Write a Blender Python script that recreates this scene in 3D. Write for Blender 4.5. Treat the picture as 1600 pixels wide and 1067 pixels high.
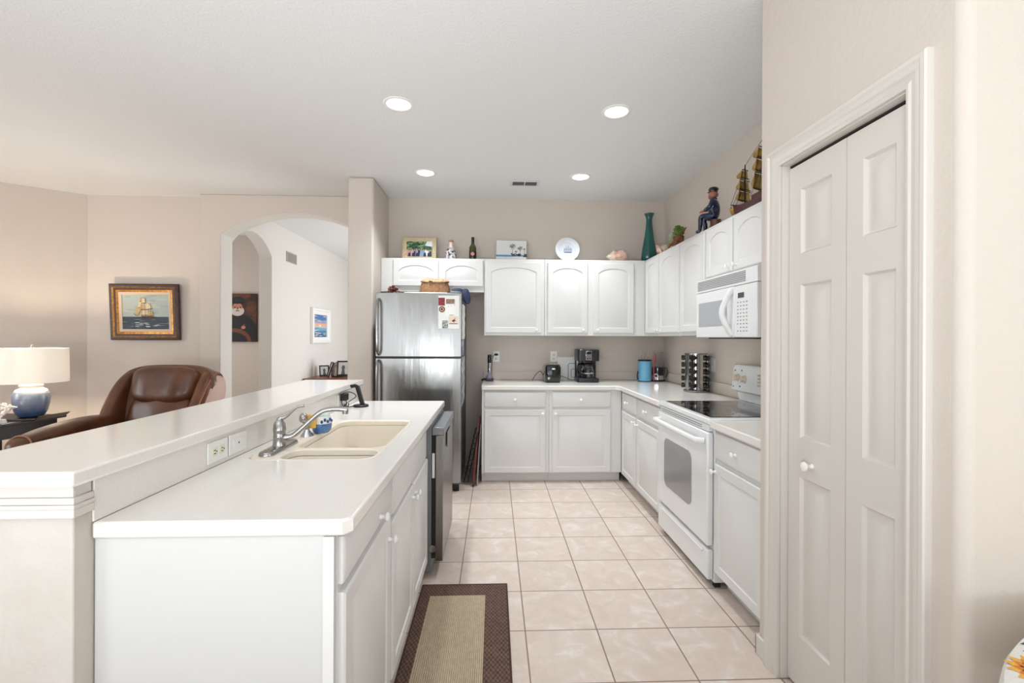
import bpy, bmesh, math, random
from mathutils import Vector, Matrix
R = math.radians
random.seed(7)
for o in list(bpy.data.objects):
    bpy.data.objects.remove(o)
scn = bpy.context.scene
COL = scn.collection

# ------------------------------------------------------------------ camera
F_PX = 724.0
cam_d = bpy.data.cameras.new('camera')
cam = bpy.data.objects.new('camera', cam_d)
COL.objects.link(cam)
cam_d.sensor_width = 36.0
cam_d.lens = 36.0 * F_PX / 1600.0
cam_d.shift_y = -4.9 / 1600.0
cam_d.clip_start = 0.05
YAW = math.atan(28 / F_PX)
cam.matrix_world = (Matrix.Translation((0, 0, 1.355)) @ Matrix.Rotation(-YAW, 4, 'Z')
                    @ Matrix.Rotation(R(90), 4, 'X') @ Matrix.Rotation(0.0045, 4, 'Z'))
scn.camera = cam

# ------------------------------------------------------------------ light
scn.view_settings.view_transform = 'Standard'
scn.view_settings.look = 'None'
scn.view_settings.gamma = 1
scn.view_settings.use_curve_mapping = False
scn.view_settings.exposure = 0.24
world = bpy.data.worlds.new('sky')
scn.world = world
world.use_nodes = True
world.node_tree.nodes['Background'].inputs[0].default_value = (0.93, 0.96, 1.0, 1)
world.node_tree.nodes['Background'].inputs[1].default_value = 1.6


def area(name, loc, target, sx, sy, power, color=(1, 1, 1), spread=180):
    d = bpy.data.lights.new(name, 'AREA')
    d.shape = 'RECTANGLE'; d.size = sx; d.size_y = sy; d.energy = power; d.color = color
    d.spread = R(spread)
    o = bpy.data.objects.new(name, d); COL.objects.link(o)
    o.location = loc
    o.rotation_euler = (Vector(target) - Vector(loc)).to_track_quat('-Z', 'Y').to_euler()
    return o


# daylight through the sliding doors behind the camera and the living room window, plus added fill lamps
area('daylight_rear_left', (-3.8, -3.05, 1.35), (-3.4, 2, 1.9), 1.8, 2.2, 27, (0.85, 0.94, 1.0))
area('rear_streak_lamp', (-1.75, -3.05, 1.35), (-1.7, 2, 1.5), 0.45, 2.2, 4.5, (0.85, 0.94, 1.0))  # slim lamp added for a bright streak in the fridge steel
area('daylight_rear_right', (1.2, -3.05, 1.35), (1.0, 2, 1.9), 2.4, 2.2, 19, (0.85, 0.94, 1.0))
area('daylight_living', (-7.15, 1.3, 1.5), (-2, 1.8, 1.6), 2.0, 1.8, 42, (0.92, 0.96, 1.0))
area('hall_fill', (0.35, 7.2, 1.4), (-3, 7.0, 2.1), 1.9, 2.2, 76, (0.88, 0.95, 1.0))  # lamp added to brighten the hall, standing in for unseen door glass
area('side_room_fill', (-4.95, 6.0, 1.5), (-3.4, 6.5, 1.5), 1.2, 1.6, 16, (0.92, 0.96, 1.0))  # lamp added to lift the dark side room; its wall has no opening
area('dining_fill', (3.22, -0.5, 1.3), (-0.4, 1.1, 1.0), 1.4, 2.0, 24, (0.88, 0.95, 1.0))  # fill lamp added on the right for the island's front doors
area('ceiling_fill', (-0.9, -1.1, 0.9), (-0.8, -0.6, 2.84), 0.9, 0.9, 92, (0.84, 0.935, 1.0))  # upward fill lamp added behind the camera to brighten the ceiling


# ------------------------------------------------------------------ materials
def lin(c):
    c = c / 255.0
    return c / 12.92 if c <= 0.04045 else ((c + 0.055) / 1.055) ** 2.4


def rgb(r, g, b):
    return (lin(r), lin(g), lin(b), 1)


MATS = {}


def mat(name, col, rough=0.5, metal=0.0, bump=0, bscale=200, var=None, vscale=8, coat=0, emit=0,
        trans=0, ior=1.45, spec=0.5, aniso=0, vstretch=(1, 1, 1), detail=4, alpha=1.0, bstretch=None):
    if name in MATS:
        return MATS[name]
    m = bpy.data.materials.new(name); m.use_nodes = True
    nt = m.node_tree; N = nt.nodes; L = nt.links
    b = N['Principled BSDF']
    b.inputs['Base Color'].default_value = col
    b.inputs['Roughness'].default_value = rough
    b.inputs['Metallic'].default_value = metal
    b.inputs['Coat Weight'].default_value = coat
    b.inputs['Coat Roughness'].default_value = 0.08
    b.inputs['Transmission Weight'].default_value = trans
    b.inputs['IOR'].default_value = ior
    b.inputs['Specular IOR Level'].default_value = spec
    b.inputs['Anisotropic'].default_value = aniso
    b.inputs['Alpha'].default_value = alpha
    if emit:
        b.inputs['Emission Color'].default_value = col
        b.inputs['Emission Strength'].default_value = emit
    tc = N.new('ShaderNodeTexCoord')
    if var is not None:
        mp = N.new('ShaderNodeMapping'); mp.inputs['Scale'].default_value = vstretch
        L.new(tc.outputs['Object'], mp.inputs[0])
        n = N.new('ShaderNodeTexNoise'); n.inputs['Scale'].default_value = vscale
        n.inputs['Detail'].default_value = detail
        L.new(mp.outputs[0], n.inputs['Vector'])
        cr = N.new('ShaderNodeValToRGB')
        cr.color_ramp.elements[0].position = 0.36; cr.color_ramp.elements[1].position = 0.64
        cr.color_ramp.elements[0].color = col; cr.color_ramp.elements[1].color = var
        L.new(n.outputs['Fac'], cr.inputs[0]); L.new(cr.outputs[0], b.inputs['Base Color'])
    if bump:
        n2 = N.new('ShaderNodeTexNoise'); n2.inputs['Scale'].default_value = bscale
        n2.inputs['Detail'].default_value = 3
        if bstretch:
            mp2 = N.new('ShaderNodeMapping'); mp2.inputs['Scale'].default_value = bstretch
            L.new(tc.outputs['Object'], mp2.inputs[0]); L.new(mp2.outputs[0], n2.inputs['Vector'])
        else:
            L.new(tc.outputs['Object'], n2.inputs['Vector'])
        bp = N.new('ShaderNodeBump'); bp.inputs['Strength'].default_value = bump
        bp.inputs['Distance'].default_value = 0.004 if bscale > 10 else 0.02
        L.new(n2.outputs['Fac'], bp.inputs['Height']); L.new(bp.outputs[0], b.inputs['Normal'])
    MATS[name] = m
    return m


WALL = mat('wall_paint', rgb(211, 199, 188), 0.75, bump=0.35, bscale=55)
HALLW = mat('hall_paint', rgb(224, 219, 212), 0.75, bump=0.3, bscale=55)
CEIL = mat('ceiling_texture', rgb(233, 233, 232), 0.85, bump=0.6, bscale=75)
WHITE = mat('cabinet_white', rgb(223, 221, 218), 0.38, bump=0.02, bscale=300)
TRIM = mat('trim_white', rgb(216, 209, 201), 0.4, bump=0.02, bscale=200)
COUNTER = mat('solid_surface_white', rgb(235, 230, 224), 0.13, var=rgb(230, 224, 217), vscale=260, detail=2)
SINK = mat('sink_cream', rgb(238, 227, 211), 0.28, bump=0.01)
KNEE = mat('knee_wall_paint', rgb(204, 196, 187), 0.7, bump=0.5, bscale=60, var=rgb(198, 189, 179), vscale=5)
PANEL = mat('end_panel_white', rgb(207, 205, 202), 0.5, bump=0.05, bscale=90)
KNOB = mat('porcelain_white', rgb(240, 238, 234), 0.18, coat=0.4)
STEEL = mat('brushed_steel', rgb(152, 150, 147), 0.27, 1.0, var=rgb(144, 142, 140), vscale=30, vstretch=(40, 40, 1), aniso=0.5, bump=0.45, bscale=3.2, bstretch=(2.2, 2.2, .35))
STEELK = mat('dark_steel', rgb(58, 58, 61), 0.32, 0.6)
STEELD = mat('fridge_side_grey', rgb(96, 96, 99), 0.45, 0.5, bump=0.1, bscale=600)
CHROME = mat('chrome', rgb(200, 200, 204), 0.12, 1.0)
NICKEL = mat('brushed_nickel', rgb(170, 168, 166), 0.22, 1.0)
BLACK = mat('black_plastic', rgb(22, 22, 24), 0.35, bump=0.02)
BLACKG = mat('black_gloss', rgb(14, 14, 16), 0.12, coat=0.5)
APPL = mat('appliance_white', rgb(230, 230, 229), 0.25, coat=0.2)
PLATE = mat('outlet_white', rgb(240, 239, 234), 0.35)
DARK = mat('dark_slot', rgb(40, 36, 32), 0.8)
GLASSB = mat('cooktop_glass', rgb(16, 16, 18), 0.06, coat=0.6)
OVENW = mat('oven_window_grey', rgb(140, 140, 142), 0.12, coat=0.4)
MWW = mat('microwave_window_grey', rgb(168, 170, 173), 0.2, coat=0.3)
GREY = mat('galvanised_grey', rgb(130, 134, 136), 0.45, 0.6)
LEATHER = mat('brown_leather', rgb(104, 62, 38), 0.34, var=rgb(78, 44, 26), vscale=5, bump=0.12, bscale=90, coat=0.15)
LEATHER2 = mat('tan_leather_piping', rgb(150, 96, 66), 0.45)
LINING = mat('pale_pink_leather', rgb(205, 170, 156), 0.5, bump=0.05)
DWOOD = mat('dark_wood', rgb(38, 22, 16), 0.3, var=rgb(22, 12, 9), vscale=6, vstretch=(1, 8, 8))
RWOOD = mat('red_brown_wood', rgb(104, 36, 26), 0.4, var=rgb(78, 26, 20), vscale=7, vstretch=(9, 9, 1))
MWOOD = mat('cherry_wood', rgb(140, 72, 44), 0.35, var=rgb(112, 54, 32), vscale=6, vstretch=(8, 1, 8))
GOLD = mat('antique_gold', rgb(190, 132, 58), 0.32, 0.7, var=rgb(142, 92, 38), vscale=40)
LINEN = mat('linen_liner', rgb(214, 190, 164), 0.8, bump=0.2, bscale=500)
SHADE = mat('lamp_shade_fabric', rgb(250, 244, 234), 0.8, bump=0.1, bscale=600)
TEAL = mat('teal_glass', rgb(10, 92, 86), 0.08, var=rgb(8, 74, 74), vscale=5, coat=0.6)
GLASS = mat('clear_glass', (0.95, 0.97, 0.97, 1), 0.03, trans=1.0, ior=1.25)
SHELL = mat('shell_pink', rgb(222, 150, 128), 0.35, var=rgb(238, 216, 196), vscale=26)
SHELLW = mat('shell_cream', rgb(236, 222, 205), 0.4, var=rgb(214, 190, 168), vscale=30)
NAVY = mat('navy_cloth', rgb(22, 34, 66), 0.7, bump=0.2)
NAVYG = mat('navy_glaze', rgb(18, 24, 52), 0.15, coat=0.6, var=rgb(26, 34, 72), vscale=30)
SKIN_ = mat('painted_skin', rgb(170, 104, 74), 0.4)
PAPER = mat('paper_white', rgb(238, 237, 233), 0.6)


def _nodes(m):
    nt = m.node_tree
    return nt.nodes, nt.links, nt.nodes['Principled BSDF']


def mth(N, L, op, a, b=None, c=None):
    n = N.new('ShaderNodeMath'); n.operation = op
    for i, v in enumerate((a, b, c)):
        if v is None: continue
        if isinstance(v, (int, float)): n.inputs[i].default_value = v
        else: L.new(v, n.inputs[i])
    return n.outputs[0]


def tile_material():
    m = mat('floor_tile', rgb(222, 207, 193), 0.3)
    N, L, b = _nodes(m)
    g = N.new('ShaderNodeNewGeometry'); s = N.new('ShaderNodeSeparateXYZ')
    L.new(g.outputs['Position'], s.inputs[0])
    P = 0.3345
    dist = []
    cells = []
    for ax, o in ((0, 0.150), (1, 2.144)):
        u = mth(N, L, 'DIVIDE', mth(N, L, 'SUBTRACT', s.outputs[ax], o), P)
        fr = mth(N, L, 'FRACT', u)
        cells.append(mth(N, L, 'FLOOR', u))
        dist.append(mth(N, L, 'MINIMUM', fr, mth(N, L, 'SUBTRACT', 1.0, fr)))
    dmin = mth(N, L, 'MINIMUM', dist[0], dist[1])
    mr = N.new('ShaderNodeMapRange'); mr.interpolation_type = 'SMOOTHSTEP'
    mr.inputs['From Min'].default_value = 0.006; mr.inputs['From Max'].default_value = 0.0125
    L.new(dmin, mr.inputs['Value'])
    cv = N.new('ShaderNodeCombineXYZ'); L.new(cells[0], cv.inputs[0]); L.new(cells[1], cv.inputs[1])
    wn = N.new('ShaderNodeTexWhiteNoise'); wn.noise_dimensions = '3D'; L.new(cv.outputs[0], wn.inputs['Vector'])
    va = N.new('ShaderNodeVectorMath'); va.operation = 'SCALE'; va.inputs['Scale'].default_value = 7.0
    L.new(wn.outputs['Color'], va.inputs[0])
    vb = N.new('ShaderNodeVectorMath'); vb.operation = 'ADD'
    L.new(g.outputs['Position'], vb.inputs[0]); L.new(va.outputs[0], vb.inputs[1])
    n = N.new('ShaderNodeTexNoise'); n.inputs['Scale'].default_value = 9; n.inputs['Detail'].default_value = 7
    n.inputs['Roughness'].default_value = 0.62; n.inputs['Distortion'].default_value = 0.8
    L.new(vb.outputs[0], n.inputs['Vector'])
    cr = N.new('ShaderNodeValToRGB')
    e = cr.color_ramp.elements
    e[0].position = 0.36; e[0].color = rgb(203, 186, 173)
    e[1].position = 0.68; e[1].color = rgb(220, 210, 203)
    k = e.new(0.54); k.color = rgb(211, 194, 182)
    L.new(n.outputs['Fac'], cr.inputs[0])
    hs = N.new('ShaderNodeHueSaturation'); L.new(cr.outputs[0], hs.inputs['Color'])
    L.new(mth(N, L, 'ADD', mth(N, L, 'MULTIPLY', wn.outputs['Value'], 0.05), 0.975), hs.inputs['Value'])
    mx = N.new('ShaderNodeMix'); mx.data_type = 'RGBA'
    mx.inputs[6].default_value = rgb(142, 122, 108)
    L.new(mr.outputs[0], mx.inputs[0]); L.new(hs.outputs[0], mx.inputs[7])
    L.new(mx.outputs[2], b.inputs['Base Color'])
    L.new(mth(N, L, 'SUBTRACT', 0.8, mth(N, L, 'MULTIPLY', mr.outputs[0], 0.5)), b.inputs['Roughness'])
    bp = N.new('ShaderNodeBump'); bp.inputs['Strength'].default_value = 0.5; bp.inputs['Distance'].default_value = 0.002
    L.new(mr.outputs[0], bp.inputs['Height']); L.new(bp.outputs[0], b.inputs['Normal'])
    return m


TILE = tile_material()


def weave_material(name, c1, c2, sx, sy, bstr):
    m = mat(name, c1, 0.9)
    N, L, b = _nodes(m)
    tc = N.new('ShaderNodeTexCoord'); s = N.new('ShaderNodeSeparateXYZ'); L.new(tc.outputs['Object'], s.inputs[0])
    a = mth(N, L, 'SINE', mth(N, L, 'MULTIPLY', s.outputs[0], sx))
    c = mth(N, L, 'SINE', mth(N, L, 'MULTIPLY', s.outputs[1], sy))
    v = mth(N, L, 'ADD', mth(N, L, 'MULTIPLY', mth(N, L, 'MULTIPLY', a, c) if sy else a, 0.5), 0.5)
    n = N.new('ShaderNodeTexNoise'); n.inputs['Scale'].default_value = 60; L.new(tc.outputs['Object'], n.inputs['Vector'])
    v2 = mth(N, L, 'ADD', v, mth(N, L, 'MULTIPLY', mth(N, L, 'SUBTRACT', n.outputs['Fac'], 0.5), 1.1))
    cr = N.new('ShaderNodeValToRGB'); cr.color_ramp.elements[0].color = c1; cr.color_ramp.elements[1].color = c2
    L.new(v2, cr.inputs[0]); L.new(cr.outputs[0], b.inputs['Base Color'])
    bp = N.new('ShaderNodeBump'); bp.inputs['Strength'].default_value = bstr; bp.inputs['Distance'].default_value = 0.003
    L.new(v, bp.inputs['Height']); L.new(bp.outputs[0], b.inputs['Normal'])
    return m


RUGB = weave_material('rug_brown_weave', rgb(62, 44, 36), rgb(112, 86, 72), 2 * math.pi / 0.018, 2 * math.pi / 0.03, 0.8)
RUGC = weave_material('rug_beige_rib', rgb(150, 132, 108), rgb(190, 173, 146), 2 * math.pi / 0.0085, 0, 0.6)
WICKER = weave_material('wicker', rgb(110, 66, 36), rgb(196, 146, 96), 2 * math.pi / 0.03, 0, 0.6)


def wicker_material():
    m = MATS['wicker']; N, L, b = _nodes(m)
    tc = N.new('ShaderNodeTexCoord'); s = N.new('ShaderNodeSeparateXYZ'); L.new(tc.outputs['Object'], s.inputs[0])
    ang = mth(N, L, 'ARCTAN2', s.outputs[1], s.outputs[0])
    a = mth(N, L, 'SINE', mth(N, L, 'MULTIPLY', s.outputs[0], 2 * math.pi / 0.03))
    c = mth(N, L, 'SINE', mth(N, L, 'MULTIPLY', s.outputs[2], 2 * math.pi / 0.012))
    v = mth(N, L, 'ADD', mth(N, L, 'MULTIPLY', mth(N, L, 'MULTIPLY', a, c), 0.4), 0.5)
    n = N.new('ShaderNodeTexNoise'); n.inputs['Scale'].default_value = 45; L.new(tc.outputs['Object'], n.inputs['Vector'])
    v = mth(N, L, 'ADD', v, mth(N, L, 'MULTIPLY', mth(N, L, 'SUBTRACT', n.outputs['Fac'], 0.5), 0.9))
    cr = N.new('ShaderNodeValToRGB'); cr.color_ramp.elements[0].color = rgb(92, 60, 38); cr.color_ramp.elements[1].color = rgb(180, 136, 98)
    L.new(v, cr.inputs[0]); L.new(cr.outputs[0], b.inputs['Base Color'])


wicker_material()


def lamp_glaze():
    m = mat('blue_banded_glaze', rgb(70, 96, 138), 0.15, coat=0.5)
    N, L, b = _nodes(m)
    tc = N.new('ShaderNodeTexCoord'); s = N.new('ShaderNodeSeparateXYZ'); L.new(tc.outputs['Object'], s.inputs[0])
    n = N.new('ShaderNodeTexNoise'); n.inputs['Scale'].default_value = 3
    mp = N.new('ShaderNodeMapping'); mp.inputs['Scale'].default_value = (1, 1, 14)
    L.new(tc.outputs['Object'], mp.inputs[0]); L.new(mp.outputs[0], n.inputs['Vector'])
    v = mth(N, L, 'ADD', mth(N, L, 'DIVIDE', s.outputs[2], 0.29), mth(N, L, 'MULTIPLY', mth(N, L, 'SUBTRACT', n.outputs['Fac'], 0.5), 0.35))
    cr = N.new('ShaderNodeValToRGB'); e = cr.color_ramp.elements
    e[0].position = 0.0; e[0].color = rgb(64, 86, 126)
    e[1].position = 0.86; e[1].color = rgb(226, 224, 220)
    k = e.new(0.5); k.color = rgb(112, 124, 146)
    k = e.new(0.72); k.color = rgb(150, 160, 176)
    L.new(v, cr.inputs[0]); L.new(cr.outputs[0], b.inputs['Base Color'])
    return m


LGLAZE = lamp_glaze()
# the lamp shade lets its bulb's light through
N_, L_, B_ = _nodes(SHADE)
tr = N_.new('ShaderNodeBsdfTranslucent'); tr.inputs[0].default_value = rgb(240, 240, 244)
ms = N_.new('ShaderNodeMixShader'); ms.inputs[0].default_value = 0.20
L_.new(B_.outputs[0], ms.inputs[1]); L_.new(tr.outputs[0], ms.inputs[2])
L_.new(ms.outputs[0], N_['Material Output'].inputs[0])
BULB = mat('light_diffuser', rgb(255, 240, 220), 0.5, emit=6.0)
LEDM = mat('downlight_diffuser', rgb(255, 254, 250), 0.5, emit=3.0)


# ------------------------------------------------------------------ mesh builder
def cat_path(pts, n=6):
    P = [Vector(p) for p in pts]
    out = []
    for i in range(len(P) - 1):
        p0 = P[max(i - 1, 0)]; p1 = P[i]; p2 = P[i + 1]; p3 = P[min(i + 2, len(P) - 1)]
        for k in range(n):
            t = k / n
            out.append(0.5 * ((2 * p1) + (-p0 + p2) * t + (2 * p0 - 5 * p1 + 4 * p2 - p3) * t * t + (-p0 + 3 * p1 - 3 * p2 + p3) * t ** 3))
    out.append(P[-1])
    return out


class MB:
    def __init__(s):
        s.bm = bmesh.new(); s.M = Matrix.Identity(4)

    def v(s, co): return s.bm.verts.new(s.M @ Vector(co))

    def f(s, vs, m=0):
        try:
            fc = s.bm.faces.new(vs); fc.material_index = m
            return fc
        except ValueError:
            return None

    def box(s, x0, y0, z0, x1, y1, z1, m=0):
        v = [s.v(c) for c in ((x0, y0, z0), (x1, y0, z0), (x1, y1, z0), (x0, y1, z0), (x0, y0, z1), (x1, y0, z1), (x1, y1, z1), (x0, y1, z1))]
        for q in ((3, 2, 1, 0), (4, 5, 6, 7), (0, 1, 5, 4), (1, 2, 6, 5), (2, 3, 7, 6), (3, 0, 4, 7)):
            s.f([v[i] for i in q], m)
        return s

    def rings(s, rs, m=0, cap0=True, cap1=True, closed=True, mi=None):
        V = [[s.v(p) for p in r] for r in rs]
        n = len(rs[0])
        for a in range(len(V) - 1):
            for i in range(n if closed else n - 1):
                j = (i + 1) % n
                s.f([V[a][i], V[a][j], V[a + 1][j], V[a + 1][i]], mi[a] if mi else m)
        if cap0: s.f(list(reversed(V[0])), mi[0] if mi else m)
        if cap1: s.f(V[-1], mi[-1] if mi else m)
        return V

    def lathe(s, prof, c=(0, 0, 0), n=24, m=0, mi=None, sx=1, sy=1, ph=0):
        rs = []
        for r, z in prof:
            r = max(r, 1e-4)
            rs.append([(c[0] + sx * r * math.cos(2 * math.pi * i / n + ph), c[1] + sy * r * math.sin(2 * math.pi * i / n + ph), c[2] + z) for i in range(n)])
        s.rings(rs, m, True, True, True, mi)
        return s

    def cyl(s, p0, p1, r0, r1=None, n=14, m=0):
        r1 = r0 if r1 is None else r1
        p0 = Vector(p0); p1 = Vector(p1); d = (p1 - p0).normalized()
        a = d.orthogonal().normalized(); b = d.cross(a)
        s.rings([[p + (a * math.cos(2 * math.pi * i / n) + b * math.sin(2 * math.pi * i / n)) * r for i in range(n)] for p, r in ((p0, r0), (p1, r1))], m)
        return s

    def tube(s, pts, r, n=8, m=0, sm=0, flat=1.0):
        P = cat_path(pts, sm) if sm else [Vector(p) for p in pts]
        rs = []
        a = None
        for i, p in enumerate(P):
            d = (P[min(i + 1, len(P) - 1)] - P[max(i - 1, 0)])
            if d.length < 1e-9: d = Vector((0, 0, 1))
            d.normalize()
            if a is None: a = d.orthogonal().normalized()
            a = (a - d * a.dot(d)).normalized()
            b = d.cross(a)
            rr = r[min(int(i * len(r) / len(P)), len(r) - 1)] if isinstance(r, (list, tuple)) else r
            if isinstance(r, (list, tuple)):
                t = i / (len(P) - 1) * (len(r) - 1); k = min(int(t), len(r) - 2); rr = r[k] + (r[k + 1] - r[k]) * (t - k)
            rs.append([p + (a * math.cos(2 * math.pi * k / n) + b * math.sin(2 * math.pi * k / n) * flat) * rr for k in range(n)])
        s.rings(rs, m)
        return s

    def sup(s, c, r, e=1.0, nu=20, nv=12, m=0, fn=None):
        def pw(x, k): return math.copysign(abs(x) ** k, x)
        rs = []
        for j in range(nv + 1):
            ph = -math.pi / 2 + math.pi * j / nv
            cp = max(pw(math.cos(ph), e), 1e-3); sp = pw(math.sin(ph), e)
            ring = []
            for i in range(nu):
                t = 2 * math.pi * i / nu
                p = Vector((c[0] + r[0] * cp * pw(math.cos(t), e), c[1] + r[1] * cp * pw(math.sin(t), e), c[2] + r[2] * sp))
                if fn: p = Vector(fn(p))
                ring.append(p)
            rs.append(ring)
        s.rings(rs, m)
        return s

    def poly(s, pts, m=0):
        s.f([s.v(p) for p in pts], m); return s

    def disc(s, c, ax, ay, n=16, m=0, a0=0, a1=360):
        c = Vector(c); ax = Vector(ax); ay = Vector(ay)
        s.poly([c + ax * math.cos(R(a0 + (a1 - a0) * i / n)) + ay * math.sin(R(a0 + (a1 - a0) * i / n)) for i in range(n if a1 - a0 == 360 else n + 1)], m)
        return s

    def prism(s, outer, holes, fn, t0, t1, m=0):
        """outline with holes in 2D, filled and given thickness; fn(a,b,t) -> 3D"""
        edges = []
        loops = []
        for lp in [outer] + holes:
            vs = [s.v(fn(a, b, t0)) for a, b in lp]
            loops.append(vs)
            for i in range(len(vs)):
                edges.append(s.bm.edges.new((vs[i], vs[(i + 1) % len(vs)])))
        res = bmesh.ops.triangle_fill(s.bm, use_beauty=True, use_dissolve=False, edges=edges)
        fs = [g for g in res['geom'] if isinstance(g, bmesh.types.BMFace)]
        d = (s.M @ Vector(fn(0, 0, t1))) - (s.M @ Vector(fn(0, 0, t0)))
        ext = bmesh.ops.extrude_face_region(s.bm, geom=fs, use_keep_orig=True)
        nv = [g for g in ext['geom'] if isinstance(g, bmesh.types.BMVert)]
        bmesh.ops.translate(s.bm, vec=d, verts=nv)
        for fc in s.bm.faces:
            if fc.material_index == 0 and m: pass
        if m:
            for g in ext['geom'] + fs:
                if isinstance(g, bmesh.types.BMFace): g.material_index = m
        return s

    def build(s, name, mats, parent=None, bev=0, sharp=35, subsurf=0, local=False):
        bmesh.ops.remove_doubles(s.bm, verts=s.bm.verts, dist=1e-6)
        bmesh.ops.recalc_face_normals(s.bm, faces=s.bm.faces)
        me = bpy.data.meshes.new(name)
        s.bm.to_mesh(me); s.bm.free()
        if not isinstance(mats, (list, tuple)): mats = [mats]
        for m in mats: me.materials.append(m)
        me.polygons.foreach_set('use_smooth', [True] * len(me.polygons))
        me.set_sharp_from_angle(angle=R(sharp))
        o = bpy.data.objects.new(name, me); COL.objects.link(o)
        if parent:
            o.parent = parent
            if not local:       # mesh was built in world coordinates
                pm = parent.matrix_basis.copy()
                q = parent.parent
                while q: pm = q.matrix_basis @ pm; q = q.parent
                me.transform(pm.inverted())
        if bev:
            b = o.modifiers.new('bevel', 'BEVEL'); b.width = bev; b.segments = 2; b.limit_method = 'ANGLE'; b.angle_limit = R(50)
            b.harden_normals = False
        if subsurf:
            b = o.modifiers.new('sub', 'SUBSURF'); b.levels = subsurf; b.render_levels = subsurf
        return o


def tag(o, label, cat, group=None):
    o['label'] = label; o['category'] = cat
    if group: o['group'] = group
    return o


def thing(name, label, cat, loc=(0, 0, 0), rz=0, group=None):
    o = bpy.data.objects.new(name, None); COL.objects.link(o)
    o.empty_display_size = 0.1
    o.matrix_basis = Matrix.Translation(loc) @ Matrix.Rotation(rz, 4, 'Z')
    return tag(o, label, cat, group)


def struct(o, label=None):
    o['kind'] = 'structure'
    if label: o['label'] = label
    return o


def recenter(o, c):
    """move a top-level mesh's origin to its base"""
    c = Vector(c)
    o.data.transform(Matrix.Translation(-c)); o.location = c
    return o


# ------------------------------------------------------------------ the setting
H = 2.84
YB = 4.95      # kitchen back wall
XR = 1.83      # kitchen right wall
XP = 1.15      # pantry wall
struct(MB().box(-7.4, -3.4, -0.06, 3.4, 9.8, 0).build('floor', TILE))
struct(MB().box(-7.4, -3.4, H, 3.4, 9.8, H + 0.08).build('ceiling', CEIL))
struct(MB().box(-1.121, YB, 0, XR + .12, YB + .12, H).build('wall_back', WALL))
struct(MB().box(XR, 1.965, 0, XR + .12, YB, H).build('wall_right', WALL))
# wing wall left of the fridge
struct(MB().box(-1.355, 4.33, 0, -1.12, YB + .12, H).build('wall_wing', WALL, bev=.018))


def arc_pts(a0, a1, zs, zt, n=20):
    """elliptic segment arch from a1 back to a0 at spring zs, crown zt"""
    c = (a0 + a1) / 2; w = (a1 - a0) / 2
    out = []
    for i in range(n + 1):
        x = w * math.cos(math.pi * i / n)
        k = 0.62     # flattened: use part of circle
        ang = math.asin(min(0.999, k))
        rr = w / k
        z = math.sqrt(rr * rr - x * x) - math.sqrt(rr * rr - w * w)
        zmax = rr - math.sqrt(rr * rr - w * w)
        out.append((c + x, zs + (zt - zs) * z / zmax))
    return out


# arch wall between living room and hall (facing the camera)
AX0, AX1 = -2.842, -1.352
outer = [(-3.055, 0), (AX0, 0)] + list(reversed(arc_pts(AX0, AX1, 2.42, 2.655))) + [(AX1, H), (-3.055, H)]
mb = MB(); mb.prism(outer, [], lambda a, b, t: (a, t, b), 4.93, 5.147)
wa = mb.build('wall_arch', [WALL, HALLW], bev=.012)
for p_ in wa.data.polygons:
    if abs(p_.normal.y) < .5 and -2.85 < p_.center.x < -1.35 and p_.center.z < 2.7: p_.material_index = 1
struct(wa)
# hall left wall with its own arch, towards the room with the portrait
outer = [(5.147, 2.40)] + [] 
pts = [(5.147, H), (5.147, 2.42)] + list(reversed(arc_pts(5.149, 6.04, 2.385, 2.60))) + [(6.04, 0), (9.6, 0), (9.6, H)]
mb = MB(); mb.prism(pts, [], lambda a, b, t: (t, a, b), -2.842, -3.003)
struct(mb.build('wall_hall_left', HALLW, bev=.01))
struct(MB().box(-5.2, 6.9, 0, -3.004, 7.0, H).build('wall_portrait', WALL))
struct(MB().box(-5.2, 5.16, 0, -5.1, 6.9, H).build('wall_side_room', WALL))
struct(MB().box(-3.06, 9.6, 0, 0.6, 9.7, H).build('wall_hall_end', HALLW))
struct(MB().box(0.5, 5.2, 0, 0.6, 9.6, H).build('wall_hall_right', WALL))
# living room far wall and the diagonal wall at its left
struct(MB().box(-4.27, 5.035, 0, -3.056, 5.14, H).build('wall_living', WALL))
mb = MB()
d = Vector((-0.79, -0.613)); n_ = Vector((-0.613, 0.79))
a = Vector((-4.27, 5.035)); b = a + d * 3.9
mb.prism([tuple(a), tuple(b), tuple(b + n_ * .1), tuple(a + n_ * .1)], [], lambda p, q, t: (p, q, t), 0, H)
struct(mb.build('wall_diagonal', WALL))
# left wall with a window opening, rear wall with sliding door openings and a slim one added for a reflected streak
mb = MB(); mb.prism([(-3.4, 0), (2.65, 0), (2.65, H), (-3.4, H)], [[(0.3, 0.6), (2.3, 0.6), (2.3, 2.4), (0.3, 2.4)]], lambda p, q, t: (t, p, q), -7.3, -7.4)
struct(mb.build('wall_left', WALL))
mb = MB(); mb.prism([(-7.4, 0), (3.4, 0), (3.4, H), (-7.4, H)],
                    [[(-4.7, 0.25), (-2.9, 0.25), (-2.9, 2.45), (-4.7, 2.45)], [(-2.0, 0.25), (-1.5, 0.25), (-1.5, 2.45), (-2.0, 2.45)], [(0, 0.25), (2.4, 0.25), (2.4, 2.45), (0, 2.45)]],
                    lambda p, q, t: (p, t, q), -3.2, -3.3)
struct(mb.build('wall_rear', mat('rear_wall_dimmed', rgb(168, 158, 148), 0.8, bump=.3, bscale=60)))  # unseen wall, colour darkened to dim its reflection in the fridge
struct(MB().box(3.3, -3.2, 0, 3.4, 1.09, H).build('wall_dining_right', WALL))
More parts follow.
